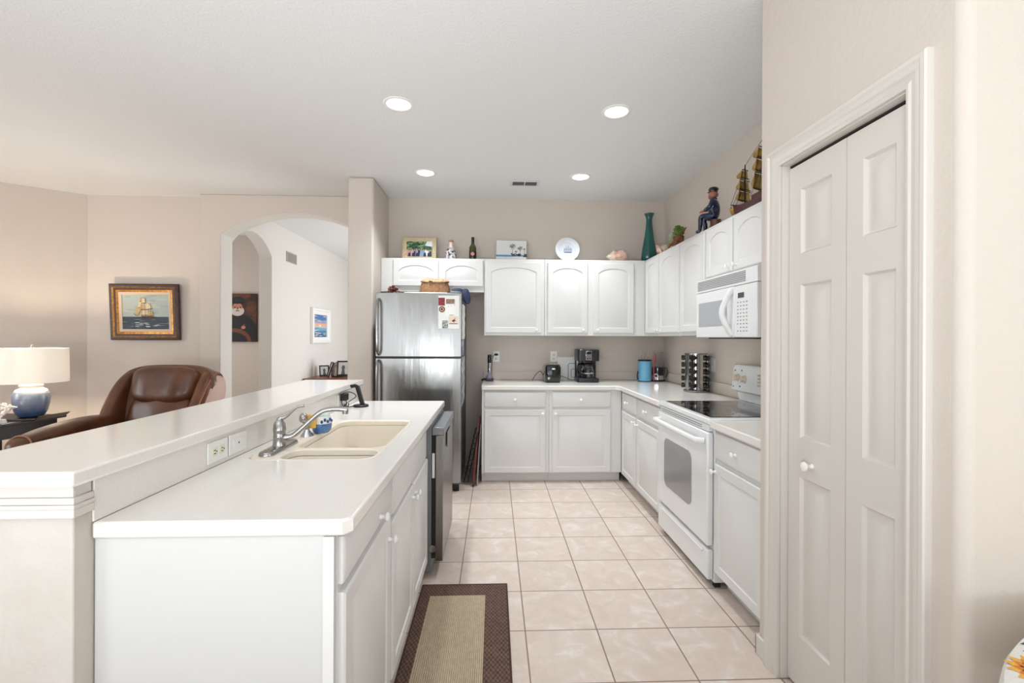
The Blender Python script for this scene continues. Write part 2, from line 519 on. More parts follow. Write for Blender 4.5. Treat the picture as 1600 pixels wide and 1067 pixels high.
# pantry walls
PY0, PY1, PZ = 1.243, 1.818, 2.052
mb = MB(); mb.prism([(1.12, 0), (PY0, 0), (PY0, PZ), (PY1, PZ), (PY1, 0), (1.955, 0), (1.955, H), (1.12, H)], [],
                    lambda p, q, t: (t, p, q), XP, XP + .11)
struct(mb.build('wall_pantry', WALL, bev=.004))
mb = MB(); mb.box(XP + .03, 1.09, 0, 3.4, 1.19, H)
mb.cyl((XP + .03, 1.12, 0), (XP + .03, 1.12, H), .03, n=32)
struct(mb.build('wall_dining', WALL))
struct(MB().box(XP + .11, 1.88, 0, XR + .12, 1.96, H).build('wall_pantry_side', WALL))
struct(MB().box(XR, 1.2, 0, XR + .1, 1.88, H).build('wall_pantry_back', WALL))


def casing(mb, path_pts, prof, up):
    pass


# door casing (profiled), mitred round the opening
def casing_ring(y0, y1, z1, off, x):
    return [(x, y0 - off, 0), (x, y0 - off, z1 + off), (x, y1 + off, z1 + off), (x, y1 + off, 0)]


mb = MB()
prof = [(0.0, XP), (0.0, XP - .011), (.010, XP - .014), (.016, XP - .010), (.030, XP - .014), (.036, XP - .018), (.048, XP - .018), (.056, XP - .024), (.068, XP - .024), (.072, XP - .020), (.072, XP)]
rs = [casing_ring(PY0, PY1, PZ, o, x) for o, x in prof]
mb.rings(rs, 0, False, False, closed=False)
o = mb.build('trim_1', TRIM); struct(o, 'cream profiled casing round the pantry door')
# door jamb lining
mb = MB(); mb.box(XP + .001, PY0, 0, XP + .11, PY0 + .004, PZ).box(XP + .001, PY1 - .004, 0, XP + .11, PY1, PZ).box(XP + .001, PY0, PZ - .004, XP + .11, PY1, PZ)
struct(mb.build('trim_2', TRIM), 'door lining of the pantry opening')
struct(MB().box(XP - .014, 1.892, 0, XP - .0005, 1.968, .085).box(XP - .014, 1.956, 0, XP + .09, 1.969, .085).build('baseboard_pantry', TRIM, bev=.004))
struct(MB().box(XP - .012, 1.10, 0, XP - .0005, PY0 - .075, .085).build('baseboard_dining', TRIM, bev=.004))
struct(MB().box(-4.26, 5.02, 0, -3.06, 5.034, .09).build('baseboard_living', TRIM, bev=.004))
struct(MB().box(-2.840, 6.05, 0, -2.828, 9.59, .09).build('baseboard_hall', TRIM, bev=.004))


# ------------------------------------------------------------------ raised panels
def outline(x0, x1, z0, z1, i, arch, y, M=14):
    p = [(x0 + i, y, z0 + i), (x1 - i, y, z0 + i)]
    for k in range(M + 1):
        t = 1 - k / M
        q = (2 * t - 1)
        p.append((x0 + i + (x1 - x0 - 2 * i) * t, y, z1 - i - arch * (1 - math.sqrt(max(0, 1 - 0.86 * q * q))) / (1 - math.sqrt(0.14))))
    return p


def raised_door(mb, x0, x1, z0, z1, t=.019, fr=.052, arch=0.0):
    if x1 - x0 < .22: fr = .045
    rs = [outline(x0, x1, z0, z1, 0, 0, 0), outline(x0, x1, z0, z1, 0, 0, -t + .005), outline(x0, x1, z0, z1, .006, 0, -t),
          outline(x0, x1, z0, z1, fr, arch, -t), outline(x0, x1, z0, z1, fr + .004, arch, -t + .006),
          outline(x0, x1, z0, z1, fr + .010, arch, -t + .006), outline(x0, x1, z0, z1, fr + .028, arch, -t + .0005)]
    mb.rings(rs, 0)
    return mb


def drawer_front(mb, x0, x1, z0, z1, t=.019):
    rs = [outline(x0, x1, z0, z1, 0, 0, 0, 2), outline(x0, x1, z0, z1, 0, 0, -t + .008, 2), outline(x0, x1, z0, z1, .004, 0, -t + .003, 2), outline(x0, x1, z0, z1, .012, 0, -t, 2)]
    mb.rings(rs, 0)
    return mb


def knob_mesh(mb, x, z, y=-.019, r=.0155):
    old = mb.M.copy()
    mb.M = old @ Matrix.Translation((x, y, z)) @ Matrix.Rotation(R(90), 4, 'X')
    mb.lathe([(.009, -.001), (.009, .003), (.006, .008), (.006, .014), (r * .8, .018), (r, .023), (r * .9, .028), (r * .5, .031), (0, .032)], n=16)
    mb.M = old
    return mb


def cabinet(name, label, cat, loc, rz, w, d, h, fronts, group=None, toe=0, body_mat=None, top_open=False):
    """local frame: front-left-bottom corner of the face at loc, x along the face, y into the unit"""
    root = thing(name, label, cat, loc, rz, group)
    mb = MB()
    g = .0008
    if toe:
        mb.box(g, .065, 0, w - g, d, toe)
    mb.box(g, 0, toe, w - g, d, h)
    mb.build('body', body_mat or WHITE, root, bev=.0015, local=True)
    for f in fronts:
        k, x0, x1, z0, z1 = f[:5]
        arch = f[5] if len(f) > 5 else 0
        kn = f[6] if len(f) > 6 else None
        mb = MB()
        if k == 'door': raised_door(mb, x0, x1, z0, z1, arch=arch)
        else: drawer_front(mb, x0, x1, z0, z1)
        dd = mb.build('door' if k == 'door' else 'drawer', WHITE, root, local=True)
        if kn:
            knob_mesh(MB(), kn[0], kn[1]) if False else None
            km = MB(); knob_mesh(km, kn[0], kn[1]); km.build('knob', KNOB, dd, local=True)
    return root


# ---- base cabinets, back run (face Y = 4.335)
FB = 4.335
x0 = -.112
cabinet('base_cabinet', 'white base cabinet under the toaster, first right of the fridge gap', 'cabinet', (x0, FB, 0), 0, .630, YB - FB - .002, .872,
        [('drawer', .024, .598, .711, .855, 0, (.311, .782)), ('door', .024, .598, .100, .688, 0, (.568, .652))], 'base cabinets', toe=.095)
x1 = x0 + .630
cabinet('base_cabinet', 'white base cabinet under the coffee maker, next to the inside corner', 'cabinet', (x1, FB, 0), 0, 1.205 - x1, YB - FB - .002, .872,
        [('drawer', .031, .583, .711, .855, 0, (.297, .782)), ('door', .031, .583, .100, .688, 0, (.058, .652))], 'base cabinets', toe=.095)
# ---- base cabinets, right run (face X = 1.208, local x runs towards the camera)
FR = 1.208
DR = XR - FR - .002
cabinet('base_cabinet', 'narrow white base cabinet on the right run, touching the inside corner', 'cabinet', (FR, 4.333, 0), R(-90), .495, DR, .872,
        [('drawer', .060, .480, .711, .855, 0, (.25, .782)), ('door', .060, .480, .100, .688, 0, (.452, .645))], 'base cabinets', toe=.095)
cabinet('base_cabinet', 'white base cabinet immediately left of the range', 'cabinet', (FR, 3.836, 0), R(-90), .590, DR, .872,
        [('drawer', .018, .560, .711, .855, 0, (.262, .782)), ('door', .018, .560, .100, .688, 0, (.046, .640))], 'base cabinets', toe=.095)
cabinet('base_cabinet', 'white base cabinet between the range and the pantry wall', 'cabinet', (FR, 2.470, 0), R(-90), .505, DR, .872,
        [('drawer', .014, .480, .711, .855, 0, (.236, .785)), ('door', .014, .480, .100, .688, 0, (.030, .645))], 'base cabinets', toe=.095)


# ---- countertops
def counter(name, label, poly, z0, z1, holes=None, m=COUNTER, bev=.006):
    mb = MB(); mb.prism(poly, holes or [], lambda a, b, t: (a, b, t), z0, z1)
    o = mb.build(name, m, bev=bev)
    return tag(o, label, 'countertop')


CE = 1.170
counter('countertop', 'L-shaped white countertop from the fridge gap round the corner to the range',
        [(-.114, 4.298), (CE - .03, 4.298), (CE, 4.268), (CE, 3.246), (XR - .004, 3.246), (XR - .004, YB - .004), (-.114, YB - .004)], .8735, .914)
counter('countertop', 'short white countertop between range and pantry wall', [(CE, 1.972), (XR - .004, 1.972), (XR - .004, 2.468), (CE, 2.468)], .8735, .914)
mb = MB().box(-.112, YB - .018, .915, XR - .019, YB - .001, 1.005)
tag(mb.build('backsplash', WALL, bev=.003), 'low beige backsplash strip along the back wall counter', 'backsplash')
mb = MB().box(XR - .018, 3.246, .915, XR - .001, YB - .019, 1.005)
tag(mb.build('backsplash', WALL, bev=.003), 'low beige backsplash strip on the right wall left of the range', 'backsplash')

# ---- upper cabinets, back run (face Y = 4.62)
FU = 4.62
DU = YB - FU - .002
ZT = 2.145
cabinet('wall_cabinet', 'wide short white wall cabinet above the refrigerator', 'cabinet', (-1.118, FU, 1.812), 0, 1.018, DU, ZT - 1.812,
        [('door', .122, .565, .055, .313, .055), ('door', .585, 1.008, .055, .313, .055)], 'wall cabinets')
cabinet('wall_cabinet', 'white single-door wall cabinet above the toaster', 'cabinet', (-.099, FU, 1.383), 0, .601, DU, ZT - 1.383,
        [('door', .013, .572, .027, .730, .048, (.520, .055))], 'wall cabinets')
cabinet('wall_cabinet', 'white two-door wall cabinet above the coffee maker', 'cabinet', (.503, FU, 1.383), 0, 1.018, DU, ZT - 1.383,
        [('door', .030, .432, .027, .728, .048, (.347 + .04, .055)), ('door', .487, .900, .027, .728, .048, (.530, .055))], 'wall cabinets')
# right run (face X = 1.522)
FX = 1.522
DX = XR - FX - .002
cabinet('wall_cabinet', 'white two-door wall cabinet on the right wall beside the inside corner', 'cabinet', (FX, 4.618, 1.383), R(-90), .900, DX, ZT - 1.383,
        [('door', .050, .418, .027, .740, .048, (.385, .050)), ('door', .438, .885, .027, .740, .058, (.465, .050))], 'wall cabinets')
cabinet('wall_cabinet', 'white single-door wall cabinet on the right wall, left of the microwave', 'cabinet', (FX, 3.716, 1.383), R(-90), .460, DX, ZT - 1.383,
        [('door', .014, .446, .027, .740, .058)], 'wall cabinets')
cabinet('wall_cabinet', 'short two-door white wall cabinet directly above the microwave', 'cabinet', (FX, 3.253, 1.768), R(-90), .770, DX, ZT - 1.768,
        [('door', .012, .370, .022, .358, .048, (.335, .055)), ('door', .390, .756, .022, .358, .048, (.425, .055))], 'wall cabinets')


# ------------------------------------------------------------------ range
def make_range():
    Y0, Y1, XF = 2.474, 3.240, 1.180
    t = thing('range', 'white freestanding electric range with black glass cooktop', 'range', (1.5, (Y0 + Y1) / 2, 0))
    MB().box(XF + .02, Y0, .03, XR - .03, Y1, .888).build('body', APPL, t, bev=.003)
    MB().box(XF - .012, Y0 - .001, .889, XR - .03, Y1 + .001, .921).build('cooktop_rim', APPL, t, bev=.006)
    MB().box(XF + .022, Y0 + .05, .9215, XR - .11, Y1 - .05, .9245).build('glass_top', GLASSB, t, bev=.001)
    # burner rings
    g = MB()
    for cx, cy, r in ((1.34, Y0 + .24, .10), (1.34, Y1 - .22, .085), (1.56, Y0 + .24, .075), (1.56, Y1 - .22, .10)):
        n = 40
        rs = [[(cx + q * math.cos(2 * math.pi * i / n), cy + q * math.sin(2 * math.pi * i / n), .9248) for i in range(n)] for q in (r, r - .003)]
        g.rings(rs, 0, False, False); g.build('burner_mark', GREY, t); g = MB()
    # oven door with window
    dz0, dz1 = .228, .845
    door = MB()
    door.box(XF - .018, Y0 + .004, dz0, XF + .018, Y1 - .004, dz1)
    dr = door.build('oven_door', APPL, t, bev=.008)
    w = MB()
    def rr(y0, y1, z0, z1, r, x, n=6):
        out = []
        for cy, cz, a in ((y1 - r, z1 - r, 0), (y0 + r, z1 - r, 90), (y0 + r, z0 + r, 180), (y1 - r, z0 + r, 270)):
            for k in range(n + 1):
                out.append((x, cy + r * math.cos(R(a + 90 * k / n)), cz + r * math.sin(R(a + 90 * k / n))))
        return out
    w.rings([rr(Y0 + .205, Y1 - .13, .37, .690, .05, XF - .0185), rr(Y0 + .205, Y1 - .13, .37, .690, .05, XF - .0205)])
    w.build('window', OVENW, dr)
    h = MB()
    h.tube([(XF - .02, Y0 + .04, .795), (XF - .05, Y0 + .055, .797), (XF - .062, Y0 + .12, .797), (XF - .062, Y1 - .12, .797), (XF - .05, Y1 - .055, .797), (XF - .02, Y1 - .04, .795)], .017, 12, sm=4)
    h.build('handle', APPL, dr)
    v = MB()
    v.box(XF - .004, Y0 + .02, .848, XF + .019, Y1 - .02, .886)
    v.build('vent_strip', APPL, t, bev=.002)
    v = MB()
    for k in range(2):
        v.box(XF - .0052, Y0 + .10, .858 + k * .012, XF - .003, Y1 - .04, .8605 + k * .012)
    v.build('vent_slot', DARK, t)
    MB().box(XF - .014, Y0 + .004, .045, XF + .018, Y1 - .004, .206).build('drawer', APPL, t, bev=.006)
    MB().box(XF - .021, Y0 + .06, .175, XF - .014, Y1 - .06, .190).build('drawer_lip', APPL, t, bev=.003)
    MB().box(XF + .03, Y0 + .01, 0, XF + .06, Y0 + .04, .03).build('foot', DARK, t)
    MB().box(XF + .03, Y1 - .04, 0, XF + .06, Y1 - .01, .03).build('foot', DARK, t)
    # back control panel
    b = MB()
    prof = [(XR - .135, .921), (XR - .135, .985), (XR - .165, 1.005), (XR - .125, 1.175), (XR - .105, 1.19), (XR - .035, 1.19), (XR - .035, .921)]
    # local: lower riser then slanted console overhanging forward
    prof = [(XR - .075, .922), (XR - .092, .985), (XR - .132, 1.000), (XR - .118, 1.155), (XR - .104, 1.178), (XR - .030, 1.178), (XR - .030, .922)]
    b.rings([[(x, y, z) for x, z in prof] for y in (Y0, Y1 + .012)])
    cp = b.build('control_panel', APPL, t, bev=.004)
    n = Vector((-1, 0, .09)).normalized()
    for yy, zz in ((Y1 - .060, 1.088), (Y1 - .150, 1.083), (Y0 + .16, 1.088), (Y0 + .07, 1.083)):
        x = XR - .125
        k = MB(); k.cyl(Vector((x, yy, zz)), Vector((x, yy, zz)) + n * .010, .027, .025, 20); k.cyl(Vector((x, yy, zz)) + n * .010, Vector((x, yy, zz)) + n * .026, .020, .017, 20)
        k.box(x - .030, yy - .004, zz - .021, x - .024, yy + .004, zz + .021)
        k.build('control_knob', mat('range_knob_beige', rgb(226, 208, 184), .3), cp)
    k = MB()
    for yy, zz in ((Y1 - .012, 1.024), (Y1 - .105, 1.140), (Y1 - .098, 1.030), (Y1 - .02, 1.136)):
        k.cyl((XR - .131 + (zz - 1.0) * .09, yy, zz), (XR - .1345 + (zz - 1.0) * .09, yy, zz), .005, n=10)
        k.build('mark', DARK, cp); k = MB()
    k = MB()
    for i in range(3):
        for j in range(4):
            k.box(XR - .130, Y0 + .44 - i * .026, 1.050 + j * .022, XR - .1235, Y0 + .458 - i * .026, 1.062 + j * .022)
    k.build('keypad', mat('keypad_beige', rgb(200, 184, 166), .5), cp)


make_range()


# ------------------------------------------------------------------ microwave
def make_microwave():
    Y0, Y1, XF, z0, z1 = 2.486, 3.246, 1.437, 1.366, 1.765
    t = thing('microwave', 'white over-the-range microwave with grey window and curved handle', 'microwave', (1.6, 2.866, z0))
    MB().box(XF + .03, Y0, z0 + .012, XR - .003, Y1, z1).build('body', APPL, t, bev=.003)
    MB().box(XF + .02, Y0 + .05, z0 - .008, XR - .03, Y1 - .15, z0 + .0115).build('underside_filter', BLACK, t)
    dz = z1 - .092
    # door (curved away towards the right edge)
    d = MB(); d.box(XF, Y0 + .245, z0, XF + .03, Y1, dz)
    dr = d.build('door', APPL, t, bev=.005)
    MB().box(XF - .002, Y0 + .325, z0 + .075, XF - .0003, Y1 - .045, dz - .07).build('window', MWW, dr, bev=.0005)
    hd = MB(); hd.tube([(XF, Y0 + .262, dz - .012), (XF - .030, Y0 + .278, dz - .08), (XF - .046, Y0 + .295, (z0 + dz) / 2), (XF - .030, Y0 + .278, z0 + .075), (XF, Y0 + .262, z0 + .012)], .012, 10, sm=6, flat=1.5)
    hd.build('handle', APPL, dr)
    p = MB(); p.box(XF + .001, Y0, z0, XF + .03, Y0 + .243, dz)
    cp = p.build('control_panel', APPL, t, bev=.006)
    MB().box(XF - .001, Y0 + .13, dz - .075, XF + .001, Y0 + .195, dz - .045).build('display', BLACKG, cp)
    k = MB()
    for r_ in range(9):
        for c_ in range(4):
            if r_ in (1,) and c_ == 3: continue
            k.box(XF - .0004, Y0 + .095 + c_ * .032, z0 + .035 + r_ * .021, XF + .001, Y0 + .108 + c_ * .032, z0 + .041 + r_ * .021)
    k.build('keypad', mat('keypad_grey', rgb(150, 150, 156), .5), cp)
    # top vent louvres
    v = MB(); v.box(XF + .004, Y0, dz + .003, XF + .03, Y1, z1)
    vg = v.build('vent_grille', APPL, t, bev=.003)
    k = MB()
    for i in range(6):
        k.box(XF + .001, Y0 + .12, dz + .020 + i * .011, XF + .0045, Y1 - .02, dz + .0245 + i * .011)
    k.build('vent_slot', mat('louvre_grey', rgb(140, 140, 142), .6), vg)


make_microwave()


# ------------------------------------------------------------------ refrigerator
def make_fridge():
    X0, X1, YF, YBk = -1.030, -.286, 4.06, 4.86
    t = thing('refrigerator', 'stainless steel top-freezer refrigerator with papers on its door', 'refrigerator', (-.66, 4.45, 0))
    MB().box(X0 + .006, YF + .055, .06, X1 - .006, YBk, 1.738).build('body', STEELD, t, bev=.004)
    def door(name, z0, z1):
        mb = MB()
        n = 14
        prof = [(X0, YF + .052), (X0, YF + .016)]
        for i in range(n + 1):
            u = i / n
            prof.append((X0 + .004 + (X1 - X0 - .008) * u, YF + .012 - .012 * math.sin(math.pi * u) ** .55))
        prof += [(X1, YF + .016), (X1, YF + .052)]
        mb.rings([[(x, y, z) for x, y in prof] for z in (z0, z1)])
        return mb.build(name, STEEL, t, bev=.003)
    fz = door('freezer_door', 1.192, 1.748)
    rf = door('refrigerator_door', .085, 1.176)
    MB().box(X0 + .01, YF + .02, 1.1765, X1 - .01, YF + .06, 1.1915).build('gasket', BLACK, t)
    for dd, z0, z1 in ((fz, 1.200, 1.700), (rf, .46, 1.168)):
        h = MB()
        h.tube([(X0 + .030, YF + .01, z0 + .01), (X0 + .030, YF - .035, z0 + .03), (X0 + .030, YF - .052, z0 + .12), (X0 + .030, YF - .052, z1 - .12), (X0 + .030, YF - .035, z1 - .03), (X0 + .030, YF + .01, z1 - .01)], .012, 10, sm=5)
        h.build('handle', STEEL, dd)
    MB().box(X0 + .02, YF + .06, .012, X1 - .02, YF + .09, .08).build('base_grille', BLACK, t)
    MB().cyl((X1 - .04, YF + .075, 0), (X1 - .04, YF + .075, .03), .022, n=12).build('foot', BLACK, t)
    MB().cyl((X0 + .04, YF + .075, 0), (X0 + .04, YF + .075, .03), .022, n=12).build('foot', BLACK, t)
    MB().box(X1 - .10, YF + .02, 1.7485, X1 - .01, YF + .12, 1.766).build('hinge_cover', GREY, t, bev=.003)
    yf = YF - .0015
    # papers and magnets held to the freezer door: things of their own
    def sheet(name, label, x0, x1, z0, z1, y, m, cat='paper', deco=None, mats=None, tilt=0):
        mb = MB(); c = Vector(((x0 + x1) / 2, y, (z0 + z1) / 2))
        mb.M = Matrix.Translation(c) @ Matrix.Rotation(R(tilt), 4, 'Y') @ Matrix.Translation(-c)
        mb.box(x0, y - .0008, z0, x1, y, z1)
        if deco: deco(mb, y - .0012)
        o = mb.build(name, mats or m)
        tag(o, label, cat); recenter(o, (c.x, y, z0))
        return o
    red = mat('photo_red', rgb(176, 30, 40), .4, var=rgb(70, 24, 30), vscale=60)
    pg = mat('photo_green', rgb(70, 104, 72), .4, var=rgb(190, 120, 110), vscale=60)
    bw = mat('photo_grey', rgb(60, 64, 60), .4, var=rgb(196, 198, 192), vscale=60)
    y = yf
    sheet('paper_sheet', 'large white sheet on the freezer door under the photos', -.487, -.305, 1.437, 1.725, y, PAPER)
    y -= .0022
    sheet('photo_magnet', 'small red photo on the freezer door, top left of the white sheet', -.486, -.430, 1.638, 1.706, y, red, 'magnet')
    sheet('photo_magnet', 'small photo of people in green at the top of the freezer sheet', -.420, -.345, 1.654, 1.695, y, pg, 'magnet')
    sheet('photo_magnet', 'black-and-white photo low on the freezer door sheet', -.452, -.402, 1.440, 1.508, y, bw, 'magnet')
    def bird(mb, y):
        mb.poly([(-.372, y, 1.505), (-.352, y, 1.516), (-.336, y, 1.534), (-.344, y, 1.512), (-.330, y, 1.505), (-.350, y, 1.500), (-.345, y, 1.488), (-.360, y, 1.498)], 1)
        mb.box(-.392, y, 1.478, -.318, y + .0003, 1.483, 1)
    sheet('greeting_card', 'cream card with a small brown bird on the freezer door', -.396, -.314, 1.474, 1.545, y, PAPER, 'card', bird,
          [mat('card_cream', rgb(234, 214, 196), .6), mat('bird_brown', rgb(90, 52, 40), .6)])
    def dots(mb, y):
        for xx, zz in ((-.40, 1.628), (-.38, 1.634), (-.35, 1.640)):
            mb.box(xx, y, zz, xx + .006, y + .0003, zz + .006, 1)
        mb.box(-.390, y, 1.553, -.352, y + .0003, 1.558, 1)
    sheet('paper_note', 'white note between the magnets on the freezer door', -.424, -.345, 1.550, 1.645, y, PAPER, 'paper', dots, [mat('note_white', rgb(246, 244, 240), .6), mat('ink_pinkish', rgb(190, 140, 130), .6)])
    mb = MB()
    mb.M = Matrix.Translation((-.455, yf - .0022, 1.606)) @ Matrix.Rotation(R(90), 4, 'X')
    mb.lathe([(.026, 0), (.026, .003), (.021, .005), (.018, .005), (.018, .0035), (.011, .0035), (.010, .005), (0, .005)], n=28, mi=[0, 0, 0, 1, 1, 1, 0, 0])
    o = mb.build('round_magnet', [mat('medal_dark', rgb(78, 50, 40), .4), mat('medal_tan', rgb(214, 170, 128), .4)])
    tag(o, 'round brown and tan badge magnet on the freezer door', 'magnet'); recenter(o, (-.455, yf, 1.58))
    # things on the right side panel
    xs = X1 - .0045
    def side(name, label, y0, y1, z0, z1, m, cat, wav=.004):
        mb = MB(); n = 8
        fr = []; bk = []
        for i in range(n + 1):
            z = z0 + (z1 - z0) * i / n
            o_ = wav * abs(math.sin(i * 1.3))
            fr.append([(xs + .0022 + o_, y0 + .01 * math.sin(i), z), (xs + .0022 + o_ * .6, y1, z), (xs + .0002, y1, z), (xs + .0002, y0 + .01 * math.sin(i), z)])
        mb.rings(fr)
        o = mb.build(name, m); tag(o, label, cat); recenter(o, (xs, (y0 + y1) / 2, z0)); return o
    side('paper_notepad', 'white notepad clipped high on the fridge side panel', 4.16, 4.52, 1.345, 1.66, PAPER, 'notepad', .012)
    side('paper_sheet', 'blue and white flyer halfway down the fridge side panel', 4.18, 4.42, 1.20, 1.34, mat('flyer_blue', rgb(208, 216, 228), .5, var=rgb(60, 84, 130), vscale=22), 'paper')
    side('paper_sheet', 'patterned papers low on the side panel of the fridge', 4.16, 4.50, .74, 1.18, mat('flyer_grey', rgb(226, 226, 226), .5, var=rgb(120, 126, 140), vscale=16), 'paper', .014)
    mb = MB(); mb.box(xs + .0005, 4.2, 1.6, xs + .02, 4.23, 1.64); mb.box(xs + .0005, 4.36, 1.59, xs + .02, 4.39, 1.63)
    

make_fridge()

# items on top of the fridge
ZF = 1.7385
mb = MB()
mb.M = Matrix.Translation((-.560, 4.40, ZF)) @ Matrix.Rotation(R(4), 4, 'Z')
rs = []
for k in range(9):
    u = k / 8
    z = .13 * u
    rx = .152 - .026 * u ** 1.4; ry = .085 - .02 * u
    rs.append([(rx * math.copysign(abs(math.cos(a)) ** .7, math.cos(a)), ry * math.copysign(abs(math.sin(a)) ** .7, math.sin(a)), z) for a in [2 * math.pi * i / 32 for i in range(32)]])
mb.rings(rs)
mb.M = Matrix.Identity(4)
t = thing('wicker_creel', 'brown wicker fishing creel on top of the refrigerator', 'basket', (-.560, 4.40, ZF), R(4))
mb.build('basket', WICKER, t)
mb = MB(); mb.M = t.matrix_basis.copy()
rs = []
for k, (s_, z) in enumerate(((1.03, .131), (1.05, .139), (.95, .152), (.55, .162), (.1, .165))):
    rs.append([(.128 * s_ * math.copysign(abs(math.cos(a)) ** .7, math.cos(a)), .068 * s_ * math.copysign(abs(math.sin(a)) ** .7, math.sin(a)), z + .012 * math.cos(a) ** 2) for a in [2 * math.pi * i / 32 for i in range(32)]])
mb.rings(rs); mb.build('lid', mat('wicker_light', rgb(196, 164, 128), .7, var=rgb(150, 106, 72), vscale=70, bump=.5), t)
mb = MB(); mb.M = t.matrix_basis.copy(); mb.sup((-.035, -.06, .140), (.026, .014, .008), 1, 14, 8)
mb.build('latch', DARK, t)
mb = MB()
for i in range(64):
    a = random.uniform(0, 6.28); r_ = random.uniform(0, .085); hh = .095 * (1 - (r_ / .085) ** 2)
    mb.sup((-.945 + r_ * math.cos(a), 4.40 + .8 * r_ * math.sin(a), ZF + .012 + hh * random.uniform(.3, 1)), (.014, .014, .012), 1, 7, 5, m=0 if i % 3 else 1)
o = mb.build('dried_flowers', [mat('dried_brown', rgb(84, 44, 40), .8), mat('dried_tan', rgb(130, 84, 70), .8)])
tag(o, 'dried brown flower bunch at the left on top of the fridge', 'dried flowers'); recenter(o, (-.945, 4.40, ZF))
mb = MB()
for i in range(30):
    a = random.uniform(0, 6.28); r_ = random.uniform(0, .045)
    mb.sup((-.845 + r_ * math.cos(a), 4.41 + r_ * math.sin(a), ZF + .010 + random.uniform(0, .042)), (.012, .012, .009), 1, 6, 5)
o = mb.build('dried_moss', mat('moss_grey_green', rgb(96, 100, 84), .9)); tag(o, 'grey-green dried sprig beside the brown flowers on the fridge', 'dried plant'); recenter(o, (-.845, 4.41, ZF))
mb = MB().box(-1.00, 4.50, ZF, -.66, 4.60, ZF + .06)  # dark block put in for the shadow between fridge top and cabinet
o = mb.build('gap_shadow_block', mat('gap_shadow_green', rgb(58, 64, 58), .6), bev=.003); tag(o, 'low dark block standing for the shadow gap behind the dried flowers on the fridge', 'box'); recenter(o, (-.81, 4.58, ZF))
mb = MB().box(-.80, 4.135, ZF + .0, -.42, 4.28, ZF + .022)
o = mb.build('white_tray', PAPER, bev=.006); tag(o, 'thin white tray in front of the wicker creel', 'tray'); recenter(o, (-.61, 4.2, ZF))
t = thing('navy_cap', 'dark navy cap drooping over the right edge of the fridge top', 'cap', (-.32, 4.40, ZF))
MB().sup((-.345, 4.42, ZF + .038), (.075, .09, .052), .9, 20, 12, fn=lambda p: (p.x, p.y, max(p.z, ZF + .001))).build('crown', NAVY, t)
MB().tube([(-.33, 4.42, ZF + .055), (-.285, 4.36, ZF + .052), (-.262, 4.33, ZF + .008), (-.252, 4.31, ZF - .045), (-.262, 4.30, ZF - .055)], [.03, .045, .04, .03, .02], 12, sm=4, flat=.35).build('brim', NAVY, t)

# ------------------------------------------------------------------ gap between fridge and cabinets
t = thing('folding_step_stool', 'dark red wooden folded stool leaning in the gap beside the fridge', 'stool', (-.16, 4.3, 0), 0)
def lean(mb, p0, p1, w, d):
    p0 = Vector(p0); p1 = Vector(p1); z = (p1 - p0).normalized(); x = Vector((1, 0, 0)); x = (x - z * x.dot(z)).normalized(); y = z.cross(x)
    L = (p1 - p0).length
    M = Matrix((x, y, z)).transposed().to_4x4(); M.translation = p0
    o = mb.M.copy(); mb.M = o @ M; mb.box(-w / 2, -d / 2, 0, w / 2, d / 2, L); mb.M = o
mb = MB(); lean(mb, (-.185, 4.245, .004), (-.140, 4.46, .60), .022, .042); mb.build('rail', RWOOD, t, bev=.003)
mb = MB(); lean(mb, (-.185, 4.60, .004), (-.140, 4.72, .56), .022, .042); mb.build('rail', RWOOD, t, bev=.003)
mb = MB()
for k in range(4):
    u = .15 + .23 * k
    mb.box(-.185 + .045 * u - .008, 4.245 + .215 * u, .6 * u - .01, -.185 + .045 * u + .008, 4.60 + .12 * u, .6 * u + .015)
mb.build('slat', RWOOD, t, bev=.002)
t = thing('folded_board', 'thin pale board leaning between the red stool and the base cabinet', 'board', (-.14, 4.3, 0))
mb = MB(); lean(mb, (-.150, 4.29, .003), (-.122, 4.44, .52), .006, .10); mb.build('panel', mat('board_grey', rgb(176, 168, 164), .5), t, bev=.001)
t = thing('wire_rack', 'black wire rack leaning beside the refrigerator', 'rack', (-.23, 4.4, 0))
mb = MB()
A0 = Vector((-.272, 4.30, .02)); A1 = Vector((-.178, 4.36, .47)); D = Vector((.004, .26, 0))
for k in range(10):
    p = A0.lerp(A1, k / 9); mb.tube([p, p + D * .5 + Vector((-.008, 0, 0)), p + D], .0028, 5)
    p2 = p + Vector((.034, 0, 0)); mb.tube([p, p2], .0026, 5); mb.tube([p2, p2 + D], .0026, 5)
mb.build('wire_grid', BLACK, t)
mb = MB()
for q in (Vector((0, 0, 0)), D, Vector((.034, 0, 0)), D + Vector((.034, 0, 0))):
    mb.tube([A0 + q, A1 + q], .004, 6)
mb.build('frame', BLACK, t)

# ------------------------------------------------------------------ island
IX0, IX1 = -.385, -.953
IF = -.385
YN, YE = 1.160, 3.262
RI = R(90)
gI = 'island base cabinets'


def island_cab(label, y0, y1, fr, extra=None):
    return cabinet('island_cabinet', label, 'cabinet', (IF, y0, 0), RI, y1 - y0, .56, .872, fr, gI, toe=.095)


# these look along +Y in their local x
near_cab = island_cab('white island cabinet at the near end with one drawer over a door', YN, 1.712,
           [('drawer', .006, .532, .743, .862, 0, (.355, .775)), ('door', .006, .515, .100, .722, 0, (.480, .648))])
